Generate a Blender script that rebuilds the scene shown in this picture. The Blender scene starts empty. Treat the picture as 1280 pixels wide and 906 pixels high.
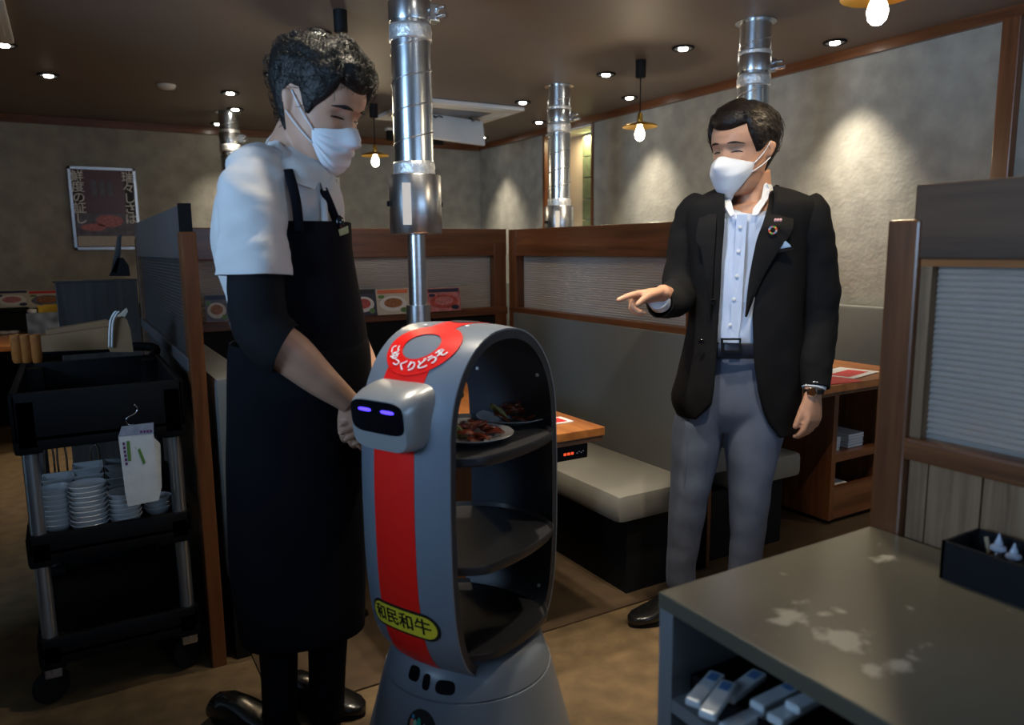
import bpy, bmesh, math, random
from math import pi, sin, cos, tan, atan2, radians, sqrt, exp
from mathutils import Vector, Matrix, noise
random.seed(7)
S = bpy.context.scene
C = S.collection

# ------------------------------------------------------------------ camera
FPX = 941.0
CAM_H = 1.27
PITCH, YAW, ROLL = radians(8.65), radians(30.3), radians(-0.6)
_fw = Vector((sin(YAW)*cos(PITCH), cos(YAW)*cos(PITCH), -sin(PITCH)))
_rt = Vector((cos(YAW), -sin(YAW), 0))
_up = _rt.cross(_fw)
CX = cos(ROLL)*_rt + sin(ROLL)*_up
CY = -sin(ROLL)*_rt + cos(ROLL)*_up
CAM = Vector((0, 0, CAM_H))
cam_d = bpy.data.cameras.new('camera')
cam_d.sensor_width = 36.0
cam_d.sensor_fit = 'HORIZONTAL'
cam_d.lens = 36.0*FPX/1280.0
cam_d.clip_start = 0.05
cam_d.dof.use_dof = True
cam_d.dof.focus_distance = 2.5
cam_d.dof.aperture_fstop = 3.2
cam = bpy.data.objects.new('camera', cam_d)
C.objects.link(cam)
m = Matrix.Identity(4)
for i in range(3):
    m[i][0], m[i][1], m[i][2] = CX[i], CY[i], -_fw[i]
m.translation = CAM
cam.matrix_world = m
S.camera = cam

# ------------------------------------------------------------------ world, daylight, exposure
S.view_settings.view_transform = 'Standard'
S.view_settings.look = 'None'
S.view_settings.gamma = 1.0
S.view_settings.use_curve_mapping = False
S.view_settings.exposure = 0.2
w = bpy.data.worlds.new('world'); S.world = w
w.use_nodes = True
w.node_tree.nodes['Background'].inputs[0].default_value = (0.55, 0.72, 1.0, 1)
w.node_tree.nodes['Background'].inputs[1].default_value = 0.15
WINDOW_POWER = 280.0
FRONT_POWER = 22.0
SPOT_POWER = 34.0

def daylight(name, loc, size, direction, power, col):
    l = bpy.data.lights.new(name, 'AREA'); l.shape = 'RECTANGLE'
    l.size, l.size_y = size; l.energy = power; l.color = col
    o = bpy.data.objects.new(name, l); C.objects.link(o)
    o.location = loc
    o.rotation_euler = Vector(direction).to_track_quat('-Z', 'Y').to_euler()
    return o
daylight('daylight_through_left_window', (-3.12, 0.6, 1.45), (1.5, 3.6), (1, 0.05, -0.12), WINDOW_POWER, (0.42, 0.67, 1.0))
daylight('daylight_through_front_window', (1.6, -2.48, 1.65), (2.6, .9), (0, 1, -0.05), FRONT_POWER, (0.45, 0.68, 1.0))

# ------------------------------------------------------------------ pixel -> place helpers (1280x906 frame)
def ray(x, y):
    return CX*((x-640)/FPX) + CY*((453-y)/FPX) + _fw
def onz(x, y, z):
    d = ray(x, y); return CAM + d*((z-CAM_H)/d.z)
def onx(x, y, X):
    d = ray(x, y); return CAM + d*(X/d.x)
def ony(x, y, Y):
    d = ray(x, y); return CAM + d*(Y/d.y)

# ------------------------------------------------------------------ materials
MATS = {}
def nd(nt, t, **k):
    n = nt.nodes.new(t)
    for a, b in k.items(): setattr(n, a, b)
    return n
def pm(name, col, rough=0.5, metal=0.0, var=0.12, vscale=6.0, bump=0.0, bscale=60.0, emit=None, estr=0.0,
       trans=0.0, coat=0.0, spec=0.5, stretch=(1, 1, 1), ior=1.45, sheen=0.0, detail=3.0, col2=None):
    if name in MATS: return MATS[name]
    mt = bpy.data.materials.new(name); mt.use_nodes = True
    nt = mt.node_tree; bs = nt.nodes['Principled BSDF']
    bs.inputs['Roughness'].default_value = rough
    bs.inputs['Metallic'].default_value = metal
    bs.inputs['Transmission Weight'].default_value = trans
    bs.inputs['Coat Weight'].default_value = coat
    bs.inputs['Coat Roughness'].default_value = 0.15
    bs.inputs['Specular IOR Level'].default_value = spec
    bs.inputs['IOR'].default_value = ior
    bs.inputs['Sheen Weight'].default_value = sheen
    bs.inputs['Base Color'].default_value = (*col, 1)
    if emit:
        bs.inputs['Emission Color'].default_value = (*emit, 1)
        bs.inputs['Emission Strength'].default_value = estr
    if var > 0 or bump > 0:
        tc = nd(nt, 'ShaderNodeTexCoord'); mp = nd(nt, 'ShaderNodeMapping')
        mp.inputs['Scale'].default_value = stretch
        nt.links.new(tc.outputs['Object'], mp.inputs['Vector'])
    if var > 0:
        nz = nd(nt, 'ShaderNodeTexNoise'); nz.inputs['Scale'].default_value = vscale
        nz.inputs['Detail'].default_value = detail
        nt.links.new(mp.outputs['Vector'], nz.inputs['Vector'])
        cr = nd(nt, 'ShaderNodeValToRGB')
        a = [max(0, c*(1-var)) for c in col]
        b = [min(1, c*(1+var)) for c in col] if col2 is None else col2
        cr.color_ramp.elements[0].position = 0.3; cr.color_ramp.elements[1].position = 0.7
        cr.color_ramp.elements[0].color = (*a, 1); cr.color_ramp.elements[1].color = (*b, 1)
        nt.links.new(nz.outputs['Fac'], cr.inputs['Fac'])
        nt.links.new(cr.outputs['Color'], bs.inputs['Base Color'])
    if bump > 0:
        n2 = nd(nt, 'ShaderNodeTexNoise'); n2.inputs['Scale'].default_value = bscale
        n2.inputs['Detail'].default_value = 4.0
        nt.links.new(mp.outputs['Vector'], n2.inputs['Vector'])
        bp = nd(nt, 'ShaderNodeBump'); bp.inputs['Strength'].default_value = bump
        bp.inputs['Distance'].default_value = 0.01
        nt.links.new(n2.outputs['Fac'], bp.inputs['Height'])
        nt.links.new(bp.outputs['Normal'], bs.inputs['Normal'])
    MATS[name] = mt
    return mt
def wood(name, dark, light, axis='x', rough=0.35, scale=22.0, coat=0.2):
    if name in MATS: return MATS[name]
    st = {'x': (0.06, 1, 1), 'y': (1, 0.06, 1), 'z': (1, 1, 0.06)}[axis]
    mt = pm(name, dark, rough, var=0.0, bump=0.0, coat=coat)
    nt = mt.node_tree; bs = nt.nodes['Principled BSDF']
    tc = nd(nt, 'ShaderNodeTexCoord'); mp = nd(nt, 'ShaderNodeMapping')
    mp.inputs['Scale'].default_value = st
    nt.links.new(tc.outputs['Object'], mp.inputs['Vector'])
    n1 = nd(nt, 'ShaderNodeTexNoise'); n1.inputs['Scale'].default_value = scale
    n1.inputs['Detail'].default_value = 6.0; n1.inputs['Roughness'].default_value = 0.65
    n1.inputs['Distortion'].default_value = 0.4
    nt.links.new(mp.outputs['Vector'], n1.inputs['Vector'])
    cr = nd(nt, 'ShaderNodeValToRGB')
    cr.color_ramp.elements[0].position = 0.32; cr.color_ramp.elements[1].position = 0.70
    cr.color_ramp.elements[0].color = (*dark, 1); cr.color_ramp.elements[1].color = (*light, 1)
    nt.links.new(n1.outputs['Fac'], cr.inputs['Fac'])
    nt.links.new(cr.outputs['Color'], bs.inputs['Base Color'])
    bp = nd(nt, 'ShaderNodeBump'); bp.inputs['Strength'].default_value = 0.12; bp.inputs['Distance'].default_value = 0.004
    nt.links.new(n1.outputs['Fac'], bp.inputs['Height']); nt.links.new(bp.outputs['Normal'], bs.inputs['Normal'])
    return mt

M_wall = pm('plaster_wall', (0.33, 0.325, 0.29), 0.85, var=0.16, vscale=9, bump=0.25, bscale=45)
M_ceil = pm('ceiling_board', (0.185, 0.152, 0.138), 0.55, var=0.06, vscale=2)
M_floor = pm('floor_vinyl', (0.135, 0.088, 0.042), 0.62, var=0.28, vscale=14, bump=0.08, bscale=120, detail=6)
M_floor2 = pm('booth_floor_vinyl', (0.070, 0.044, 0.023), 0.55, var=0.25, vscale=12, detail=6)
M_woodx = wood('walnut_x', (0.085, 0.028, 0.010), (0.230, 0.085, 0.032), 'x')
M_woody = wood('walnut_y', (0.085, 0.028, 0.010), (0.230, 0.085, 0.032), 'y')
M_woodz = wood('walnut_z', (0.085, 0.028, 0.010), (0.220, 0.080, 0.030), 'z')
M_dwoody = wood('dark_walnut_y', (0.060, 0.028, 0.014), (0.145, 0.070, 0.034), 'y', rough=.6, coat=0.0)
M_tabley = wood('table_wood_y', (0.26, 0.085, 0.020), (0.48, 0.18, 0.045), 'y', rough=0.28, coat=0.4)
M_plank = wood('rough_plank_z', (0.14, 0.075, 0.040), (0.36, 0.215, 0.115), 'z', rough=0.7, scale=40, coat=0.0)
M_darkpanel = wood('dark_panel_z', (0.030, 0.024, 0.021), (0.075, 0.060, 0.052), 'z', rough=0.5, coat=0.05)
M_greylam = pm('grey_laminate', (0.10, 0.095, 0.10), 0.35, var=0.1, coat=0.2)
M_black = pm('matte_black', (0.007, 0.007, 0.008), 0.65, var=0.1, spec=.25)
M_blackp = pm('black_plastic', (0.005, 0.005, 0.006), 0.55, var=0.1, bump=0.05, bscale=200, spec=.2)
M_gloss = pm('gloss_black', (0.004, 0.004, 0.006), 0.08, var=0.0, coat=0.5)
M_galv = pm('galvanised_steel', (0.62, 0.66, 0.70), 0.26, 1.0, var=0.10, vscale=10, bump=0.03, bscale=25)
M_steel = pm('brushed_steel', (0.60, 0.61, 0.63), 0.30, 1.0, var=0.06, stretch=(1, 1, 12))
M_foil = pm('foil_tape', (0.80, 0.82, 0.83), 0.42, 0.75, var=0.15, vscale=60, bump=0.5, bscale=70)
M_chrome = pm('chrome', (0.80, 0.80, 0.82), 0.10, 1.0, var=0.0)
M_brass = pm('brass', (0.60, 0.36, 0.07), 0.32, 1.0, var=0.08)
M_white = pm('white_plastic', (0.72, 0.72, 0.72), 0.45, var=0.03)
M_porc = pm('porcelain', (0.72, 0.73, 0.74), 0.16, var=0.02, coat=0.4)
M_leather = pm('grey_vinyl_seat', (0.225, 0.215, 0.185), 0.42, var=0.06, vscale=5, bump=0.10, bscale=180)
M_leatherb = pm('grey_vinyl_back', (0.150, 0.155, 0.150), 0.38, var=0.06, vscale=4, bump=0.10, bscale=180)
M_alu = pm('aluminium_pole', (0.50, 0.53, 0.58), 0.32, 0.9, var=0.05)
M_bulb = pm('bulb_glow', (1, 0.9, 0.7), 0.3, var=0, emit=(1.0, 0.86, 0.62), estr=26.0)
M_lamp = pm('downlight_glow', (1, 0.95, 0.85), 0.3, var=0, emit=(1.0, 0.93, 0.80), estr=30.0)
M_red = pm('robot_red', (0.88, 0.014, 0.010), 0.35, var=0.02)
M_rgrey = pm('robot_grey_shell', (0.175, 0.205, 0.250), 0.36, var=0.04, coat=0.15)
M_rdark = pm('robot_inner_shell', (0.030, 0.034, 0.045), 0.36, var=0.05)
M_tray = pm('robot_tray', (0.030, 0.030, 0.034), 0.40, var=0.08, bump=0.05, bscale=160)
M_yel = pm('plaque_yellow', (0.78, 0.66, 0.04), 0.4, var=0.03)
M_ink = pm('black_ink', (0.01, 0.01, 0.01), 0.5, var=0)
M_wink = pm('white_ink', (0.85, 0.85, 0.84), 0.5, var=0)
M_paper = pm('white_paper', (0.70, 0.70, 0.69), 0.7, var=0.04)
M_redpaper = pm('red_print', (0.60, 0.03, 0.03), 0.5, var=0.1, vscale=40)
M_skinA = pm('skin_warm', (0.50, 0.265, 0.165), 0.48, var=0.07, vscale=25, bump=0.03, bscale=220)
M_skinB = pm('skin_light', (0.50, 0.285, 0.195), 0.48, var=0.07, vscale=25, bump=0.03, bscale=220)
M_hair = pm('black_hair', (0.009, 0.008, 0.007), 0.5, var=0.3, vscale=40, bump=.6, bscale=90, spec=.4)
M_hairA = pm('dark_brown_hair', (0.009, 0.005, 0.0035), 0.45, var=0.3, vscale=40, bump=.4, bscale=90, spec=.4)
M_mask = pm('mask_fabric', (0.70, 0.72, 0.76), 0.8, var=0.02, bump=0.05, bscale=250)
M_jacket = pm('black_wool', (0.006, 0.006, 0.007), 0.85, var=0.15, vscale=12, bump=0.10, bscale=260, spec=.25)
M_jacket2 = pm('black_lapel', (0.005, 0.005, 0.006), 0.8, var=0.1, spec=.25)
M_shirt = pm('light_blue_cotton', (0.50, 0.60, 0.80), 0.8, var=0.04, vscale=30, bump=0.04, bscale=300)
M_collarw = pm('pale_collar', (0.66, 0.69, 0.74), 0.8, var=0.03)
M_trous = pm('grey_trouser_wool', (0.105, 0.130, 0.190), 0.8, var=0.06, vscale=40, bump=0.06, bscale=320)
M_polo = pm('white_cotton', (0.62, 0.61, 0.61), 0.85, var=0.03, bump=0.03, bscale=250)
M_apron = pm('navy_black_cotton', (0.005, 0.005, 0.008), 0.9, var=0.2, vscale=8, bump=0.06, bscale=260, spec=0.15)
M_sleeve = pm('black_knit', (0.007, 0.007, 0.009), 0.85, var=0.15, bump=0.08, bscale=200, spec=0.25)
M_shoe = pm('black_shoe_leather', (0.008, 0.008, 0.008), 0.25, var=0.05, coat=0.4)
M_eye = pm('eye_dark', (0.015, 0.010, 0.008), 0.25, var=0)
M_tan = pm('tan_paper', (0.30, 0.175, 0.085), 0.7, var=0.10, vscale=14)
M_meat = pm('sauced_meat', (0.15, 0.028, 0.009), 0.22, var=0.6, vscale=45, coat=0.5)
M_meat2 = pm('red_meat', (0.22, 0.040, 0.018), 0.22, var=0.5, vscale=45, coat=0.5)
M_leaf = pm('pale_cabbage', (0.36, 0.34, 0.13), 0.5, var=0.25, vscale=40)
M_blueglow = pm('eye_led_blue', (0.05, 0.03, 0.9), 0.3, var=0, emit=(0.07, 0.04, 1.0), estr=2.6)
M_redled = pm('red_led', (0.6, 0.05, 0.02), 0.3, var=0, emit=(1.0, 0.10, 0.03), estr=0.8)

# ribbed translucent plastic
def make_ribbed():
    mt = bpy.data.materials.new('ribbed_acrylic'); mt.use_nodes = True
    nt = mt.node_tree; bs = nt.nodes['Principled BSDF']; out = nt.nodes['Material Output']
    bs.inputs['Base Color'].default_value = (0.72, 0.67, 0.62, 1)
    bs.inputs['Roughness'].default_value = 0.24
    bs.inputs['Transmission Weight'].default_value = 0.62
    bs.inputs['IOR'].default_value = 1.25
    return mt
M_rib = make_ribbed()
M_ribfar = pm('frosted_ribbed_acrylic', (0.60, 0.55, 0.51), 0.5, var=0.03, trans=0.35, ior=1.2)
M_smoke = pm('smoked_acrylic', (0.055, 0.050, 0.052), 0.30, var=0.15, vscale=3)
M_glass = pm('clear_glass', (0.9, 0.92, 0.95), 0.05, var=0, trans=1.0)

# worn counter top
def make_counter():
    mt = pm('worn_counter_top', (0.145, 0.130, 0.100), 0.30, var=0.0, coat=0.15)
    nt = mt.node_tree; bs = nt.nodes['Principled BSDF']
    tc = nd(nt, 'ShaderNodeTexCoord')
    def nz(sc, det, off=(0, 0, 0)):
        mp = nd(nt, 'ShaderNodeMapping'); mp.inputs['Location'].default_value = off
        nt.links.new(tc.outputs['Object'], mp.inputs['Vector'])
        n = nd(nt, 'ShaderNodeTexNoise'); n.inputs['Scale'].default_value = sc; n.inputs['Detail'].default_value = det
        nt.links.new(mp.outputs['Vector'], n.inputs['Vector']); return n
    n1 = nz(4, 3); n2 = nz(24, 8, (3, 1, 0))
    # wear sits in two patches of the top (local metres, from the far left corner)
    def blob(cx, cy, rx, ry):
        mp = nd(nt, 'ShaderNodeMapping'); mp.inputs['Location'].default_value = (-cx/rx, -cy/ry, 0)
        mp.inputs['Scale'].default_value = (1/rx, 1/ry, 0)
        nt.links.new(tc.outputs['Object'], mp.inputs['Vector'])
        g = nd(nt, 'ShaderNodeTexGradient', gradient_type='SPHERICAL')
        nt.links.new(mp.outputs['Vector'], g.inputs['Vector']); return g
    pts = [onz(1065, 800, .74), onz(985, 768, .74), onz(1125, 828, .74), onz(1115, 695, .74)]
    b = [blob(pts[0].x-.75, pts[0].y-.84, .085, .07), blob(pts[1].x-.75, pts[1].y-.84, .12, .06), blob(pts[2].x-.75, pts[2].y-.84, .10, .05), blob(pts[3].x-.75, pts[3].y-.84, .15, .05)]
    acc = b[0].outputs['Fac']
    for g, wt in zip(b[1:], (0.62, 0.62, 0.45)):
        mu = nd(nt, 'ShaderNodeMath', operation='MULTIPLY'); mu.inputs[1].default_value = wt
        nt.links.new(g.outputs['Fac'], mu.inputs[0])
        mx = nd(nt, 'ShaderNodeMath', operation='MAXIMUM')
        nt.links.new(acc, mx.inputs[0]); nt.links.new(mu.outputs[0], mx.inputs[1]); acc = mx.outputs[0]
    ad = nd(nt, 'ShaderNodeMath', operation='MULTIPLY_ADD'); ad.inputs[1].default_value = 0.42
    nt.links.new(acc, ad.inputs[0]); nt.links.new(n2.outputs['Fac'], ad.inputs[2])
    ms = nd(nt, 'ShaderNodeMapRange'); ms.inputs['From Min'].default_value = 0.695; ms.inputs['From Max'].default_value = 0.80
    nt.links.new(ad.outputs[0], ms.inputs['Value'])
    cr = nd(nt, 'ShaderNodeValToRGB')
    cr.color_ramp.elements[0].position = .3; cr.color_ramp.elements[1].position = .7
    cr.color_ramp.elements[0].color = (0.088, 0.079, 0.056, 1); cr.color_ramp.elements[1].color = (0.118, 0.105, 0.075, 1)
    nt.links.new(n1.outputs['Fac'], cr.inputs['Fac'])
    mix = nd(nt, 'ShaderNodeMix', data_type='RGBA')
    nt.links.new(ms.outputs['Result'], mix.inputs['Factor'])
    nt.links.new(cr.outputs['Color'], mix.inputs[6]); mix.inputs[7].default_value = (0.36, 0.33, 0.26, 1)
    nt.links.new(mix.outputs[2], bs.inputs['Base Color'])
    return mt
M_ctop = make_counter()
M_cside = pm('counter_side', (0.175, 0.180, 0.190), 0.45, var=0.05)

# ------------------------------------------------------------------ mesh helpers
W = {}          # object -> world matrix of its root frame
def bm_new(): return bmesh.new()
def box(bm, x0, x1, y0, y1, z0, z1, bev=0.0, mat=None):
    r = bmesh.ops.create_cube(bm, size=1.0)
    vs = r['verts']
    for v in vs:
        v.co = Vector((x0+(v.co.x+.5)*(x1-x0), y0+(v.co.y+.5)*(y1-y0), z0+(v.co.z+.5)*(z1-z0)))
    if bev > 0:
        es = list({e for v in vs for e in v.link_edges})
        r2 = bmesh.ops.bevel(bm, geom=es, offset=bev, segments=2, affect='EDGES', profile=.6)
        vs = list({v for f in r2['faces'] for v in f.verts} | {v for v in vs if v.is_valid})
    if mat is not None:
        for v in vs: v.co = mat @ v.co
    return vs
def loft(bm, rings, cap=(True, True), closed=True):
    vr = [[bm.verts.new(p) for p in r] for r in rings]
    n = len(rings[0])
    for a, b in zip(vr[:-1], vr[1:]):
        for i in range(n if closed else n-1):
            j = (i+1) % n
            try: bm.faces.new((a[i], a[j], b[j], b[i]))
            except ValueError: pass
    if closed:
        if cap[0]: bm.faces.new(vr[0][::-1])
        if cap[1]: bm.faces.new(vr[-1])
    return vr
def sgnpow(c, e): return math.copysign(abs(c)**e, c)
def ring(c, ax, ay, rx, ry, n=24, p=2.0, a0=0.0, a1=None):
    out = []
    full = a1 is None
    for i in range(n):
        t = a0 + (2*pi*i/n if full else (a1-a0)*i/(n-1))
        out.append(Vector(c) + ax*(rx*sgnpow(cos(t), 2/p)) + ay*(ry*sgnpow(sin(t), 2/p)))
    return out
def catmull(vals, k):
    out = []
    n = len(vals)
    for i in range(n-1):
        p0 = vals[max(i-1, 0)]; p1 = vals[i]; p2 = vals[i+1]; p3 = vals[min(i+2, n-1)]
        for j in range(k):
            t = j/k
            out.append(0.5*((2*p1) + (p2-p0)*t + (2*p0-5*p1+4*p2-p3)*t*t + (3*p1-p0-3*p2+p3)*t*t*t))
    out.append(vals[-1])
    return out
def tube(bm, pts, rad, n=10, k=1, ref=None, cap=(True, True), p=2.0):
    pts = [Vector(q) for q in pts]
    if not isinstance(rad, (list, tuple)): rad = [rad]*len(pts)
    ra = [r[0] if isinstance(r, (tuple, list)) else r for r in rad]
    rb = [r[1] if isinstance(r, (tuple, list)) else r for r in rad]
    if k > 1: pts, ra, rb = catmull(pts, k), catmull(ra, k), catmull(rb, k)
    rings = []
    prev = None
    for i, q in enumerate(pts):
        t = (pts[min(i+1, len(pts)-1)] - pts[max(i-1, 0)])
        if t.length < 1e-9: t = Vector((0, 0, 1))
        t.normalize()
        if prev is None:
            a = Vector(ref) if ref is not None else (Vector((1, 0, 0)) if abs(t.x) < .8 else Vector((0, 1, 0)))
        else: a = prev
        a = a - t*a.dot(t)
        if a.length < 1e-6: a = t.orthogonal()
        a.normalize(); prev = a
        b = t.cross(a)
        rings.append(ring(q, a, b, ra[i], rb[i], n, p))
    loft(bm, rings, cap)
    return rings
def lathe(bm, prof, c=(0, 0, 0), n=32, mat=None):
    c = Vector(c); rings = []
    for r, z in prof:
        q = [c + Vector((max(r, 1e-4)*cos(2*pi*i/n), max(r, 1e-4)*sin(2*pi*i/n), z)) for i in range(n)]
        if mat is not None: q = [mat @ v for v in q]
        rings.append(q)
    loft(bm, rings)
def cyl(bm, a, b, r, n=20): tube(bm, [a, b], r, n)
def prism(bm, poly, off):
    off = Vector(off)
    a = [bm.verts.new(Vector(p)) for p in poly]; b = [bm.verts.new(Vector(p)+off) for p in poly]
    n = len(poly)
    bm.faces.new(a); bm.faces.new(b[::-1])
    for i in range(n): bm.faces.new((a[i], b[i], b[(i+1) % n], a[(i+1) % n]))
def sphere(bm, c, r, u=16, v=10):
    mt = Matrix.Translation(Vector(c)) @ Matrix.Diagonal((*(r if isinstance(r, (tuple, list)) else (r, r, r)), 1))
    bmesh.ops.create_uvsphere(bm, u_segments=u, v_segments=v, radius=1.0, matrix=mt)
def rough_up(bm, amp, sc, seed=0, stretch=(1, 1, 1)):
    bm.normal_update()
    for v in bm.verts:
        q = Vector((v.co.x*stretch[0], v.co.y*stretch[1], v.co.z*stretch[2]))*sc + Vector((seed*7.3, seed*3.1, 0))
        v.co += v.normal*(noise.noise(q)*amp)

def tag(o, label=None, cat=None, group=None, kind=None):
    if label: o['label'] = label
    if cat: o['category'] = cat
    if group: o['group'] = group
    if kind: o['kind'] = kind
    return o
def thing(name, label, cat, loc=(0, 0, 0), rz=0.0, group=None, kind=None):
    o = bpy.data.objects.new(name, None); C.objects.link(o)
    o.empty_display_size = 0.1
    o.location = loc; o.rotation_euler = (0, 0, rz)
    W[o.name] = Matrix.Translation(Vector(loc)) @ Matrix.Rotation(rz, 4, 'Z')
    return tag(o, label, cat, group, kind)
def obj(name, bm, mat, parent=None, smooth=False, angle=None, local=False):
    """bm in world coordinates (or in the thing's own frame with local=True)"""
    me = bpy.data.meshes.new(name)
    bmesh.ops.recalc_face_normals(bm, faces=bm.faces)
    if parent is not None:
        if not local: bm.transform(W[parent.name].inverted())
    bm.to_mesh(me); bm.free()
    o = bpy.data.objects.new(name, me); C.objects.link(o)
    me.materials.append(mat)
    if parent is not None:
        o.parent = parent; W[o.name] = W[parent.name]
    else: W[o.name] = Matrix.Identity(4)
    if smooth:
        for p in me.polygons: p.use_smooth = True
        if angle: me.set_sharp_from_angle(angle=radians(angle))
    return o
def recentre(o):
    """move a top-level mesh's origin to its base centre"""
    me = o.data
    xs = [v.co for v in me.vertices]
    c = Vector(((min(v.x for v in xs)+max(v.x for v in xs))/2, (min(v.y for v in xs)+max(v.y for v in xs))/2, min(v.z for v in xs)))
    me.transform(Matrix.Translation(-c)); o.location = o.location + c
    return o
def copy_tree(o, parent=None, loc=None, rz=None):
    c = o.copy(); C.objects.link(c); c.parent = parent
    if loc is not None: c.location = loc
    if rz is not None: c.rotation_euler = (0, 0, rz)
    for ch in o.children: copy_tree(ch, c)
    return c
def text_mesh(body, size, bold=0.0, extr=0.0004):
    cu = bpy.data.curves.new('t', 'FONT'); cu.body = body; cu.size = size
    cu.align_x = 'CENTER'; cu.align_y = 'CENTER'; cu.offset = bold; cu.extrude = extr
    cu.resolution_u = 3
    o = bpy.data.objects.new('t', cu); C.objects.link(o)
    dg = bpy.context.evaluated_depsgraph_get(); dg.update()
    me = bpy.data.meshes.new_from_object(o.evaluated_get(dg))
    bpy.data.objects.remove(o); bpy.data.curves.remove(cu)
    return me
def text_into(bm, body, size, mat, bold=0.0, extr=0.0004):
    me = text_mesh(body, size, bold, extr)
    me.transform(mat); bm.from_mesh(me); bpy.data.meshes.remove(me)
def frame_mat(o, x, y):
    x = Vector(x).normalized(); y = Vector(y).normalized(); z = x.cross(y)
    mm = Matrix.Identity(4)
    for i in range(3): mm[i][0], mm[i][1], mm[i][2] = x[i], y[i], z[i]
    mm.translation = Vector(o); return mm
def struct(name, bm, mat, parent=None, **k):
    o = obj(name, bm, mat, parent, **k)
    if parent is None: o['kind'] = 'structure'
    return o
X, Y, Z = Vector((1, 0, 0)), Vector((0, 1, 0)), Vector((0, 0, 1))
# ================================================================== ROOM
XR, XL, YN, YF, ZC = 3.75, -3.25, -2.6, 7.03, 2.31
bm = bm_new(); box(bm, XL-.1, XR+.5, YN-.1, YF+.1, -.1, 0); struct('floor', bm, M_floor)
bm = bm_new(); box(bm, XL-.1, XR+.5, YN-.1, YF+.1, ZC, ZC+.1); struct('ceiling', bm, M_ceil)
bm = bm_new(); box(bm, XL-.1, XR+.5, YF, YF+.1, 0, ZC); struct('wall_back', bm, M_wall)
bm = bm_new()
box(bm, XL-.1, .25, YN-.1, YN, 0, ZC); box(bm, 2.95, XR+.5, YN-.1, YN, 0, ZC)
box(bm, .25, 2.95, YN-.1, YN, 0, 1.15); box(bm, .25, 2.95, YN-.1, YN, 2.15, ZC)
struct('wall_front', bm, M_wall)
win3 = thing('window_3', None, None, (1.6, YN-.05, 1.15), kind='structure')
bm = bm_new()
for xx in (.25, 1.575, 2.9): box(bm, xx, xx+.05, YN-.08, YN-.02, 1.15, 2.15)
box(bm, .25, 2.95, YN-.08, YN-.02, 1.15, 1.2); box(bm, .25, 2.95, YN-.08, YN-.02, 2.1, 2.15)
obj('window_frame', bm, M_woodz, win3)
for xx in (.3, 1.625):
    bm = bm_new(); box(bm, xx, xx+1.275, YN-.055, YN-.049, 1.2, 2.1); obj('pane', bm, M_glass, win3)
# right wall with the niche opening
NY0, NY1, NZ0, NZ1 = 5.07, 5.82, 0.95, 2.255
bm = bm_new()
box(bm, XR, XR+.12, YN, NY0, 0, ZC); box(bm, XR, XR+.12, NY1, YF, 0, ZC)
box(bm, XR, XR+.12, NY0, NY1, 0, NZ0); box(bm, XR, XR+.12, NY0, NY1, NZ1, ZC)
struct('wall_right', bm, M_wall)
# left wall with the big window
bm = bm_new()
box(bm, XL-.1, XL, YN, -1.3, 0, ZC); box(bm, XL-.1, XL, 2.5, YF, 0, ZC)
box(bm, XL-.1, XL, -1.3, 2.5, 0, .65); box(bm, XL-.1, XL, -1.3, 2.5, 2.2, ZC)
struct('wall_left', bm, M_wall)
bm = bm_new(); box(bm, XL, -1.25, 2.62, 2.74, 0, ZC); struct('wall_light_block', bm, M_wall)  # unseen wall stub, added to keep window light off the back left
win = thing('window_2', None, None, (XL-.05, .6, .65), kind='structure')
bm = bm_new()
for yy in (-1.3, -.05, 1.2, 2.45): box(bm, XL-.08, XL-.02, yy, yy+.05, .65, 2.2)
box(bm, XL-.08, XL-.02, -1.3, 2.5, .65, .7); box(bm, XL-.08, XL-.02, -1.3, 2.5, 2.15, 2.2)
obj('window_frame', bm, M_woodz, win)
for i in range(3):
    y0 = -1.25+i*1.25
    bm = bm_new(); box(bm, XL-.055, XL-.049, y0, y0+1.2, .7, 2.15); obj('pane', bm, M_glass, win)
# niche window in the right wall
M_shade = pm('beige_roller_shade', (0.62, 0.52, 0.35), 0.8, var=0.05, stretch=(1, 12, .3))
M_gtile = pm('green_stone_tile', (0.145, 0.185, 0.095), 0.5, var=0.25, vscale=18)
ni = thing('window_1', None, None, (XR, (NY0+NY1)/2, NZ0), kind='structure')
bm = bm_new()
box(bm, XR-.012, XR+.30, NY1-.035, NY1, NZ0, NZ1); obj('jamb', bm, M_woodz, ni)
bm = bm_new(); box(bm, XR-.012, XR+.30, NY0, NY0+.025, NZ0, NZ1); obj('jamb', bm, M_woodz, ni)
bm = bm_new(); box(bm, XR, XR+.30, NY0, NY1, NZ1-.012, NZ1); obj('head_board', bm, M_white, ni)
bm = bm_new(); box(bm, XR-.01, XR+.30, NY0, NY1, NZ0, NZ0+.025); obj('window_sill', bm, M_woody, ni)
bm = bm_new(); box(bm, XR+.26, XR+.275, 5.54, NY1-.03, NZ0, NZ1-.01); obj('roller_shade', bm, M_shade, ni)
for i in range(7):
    bm = bm_new(); z0 = NZ0+.02+i*.18
    box(bm, XR+.225, XR+.262, NY0+.03, 5.54, z0, z0+.174, .004); obj('stone_tile', bm, M_gtile, ni)
l = bpy.data.lights.new('niche_fill', 'AREA'); l.size = .12; l.energy = 5.0; l.color = (1, .83, .55)  # added fill light that brightens the shade and tiles, no fixture
o = bpy.data.objects.new('niche_fill', l); C.objects.link(o); o.location = (XR+.16, 5.45, NZ1-.03)
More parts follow.
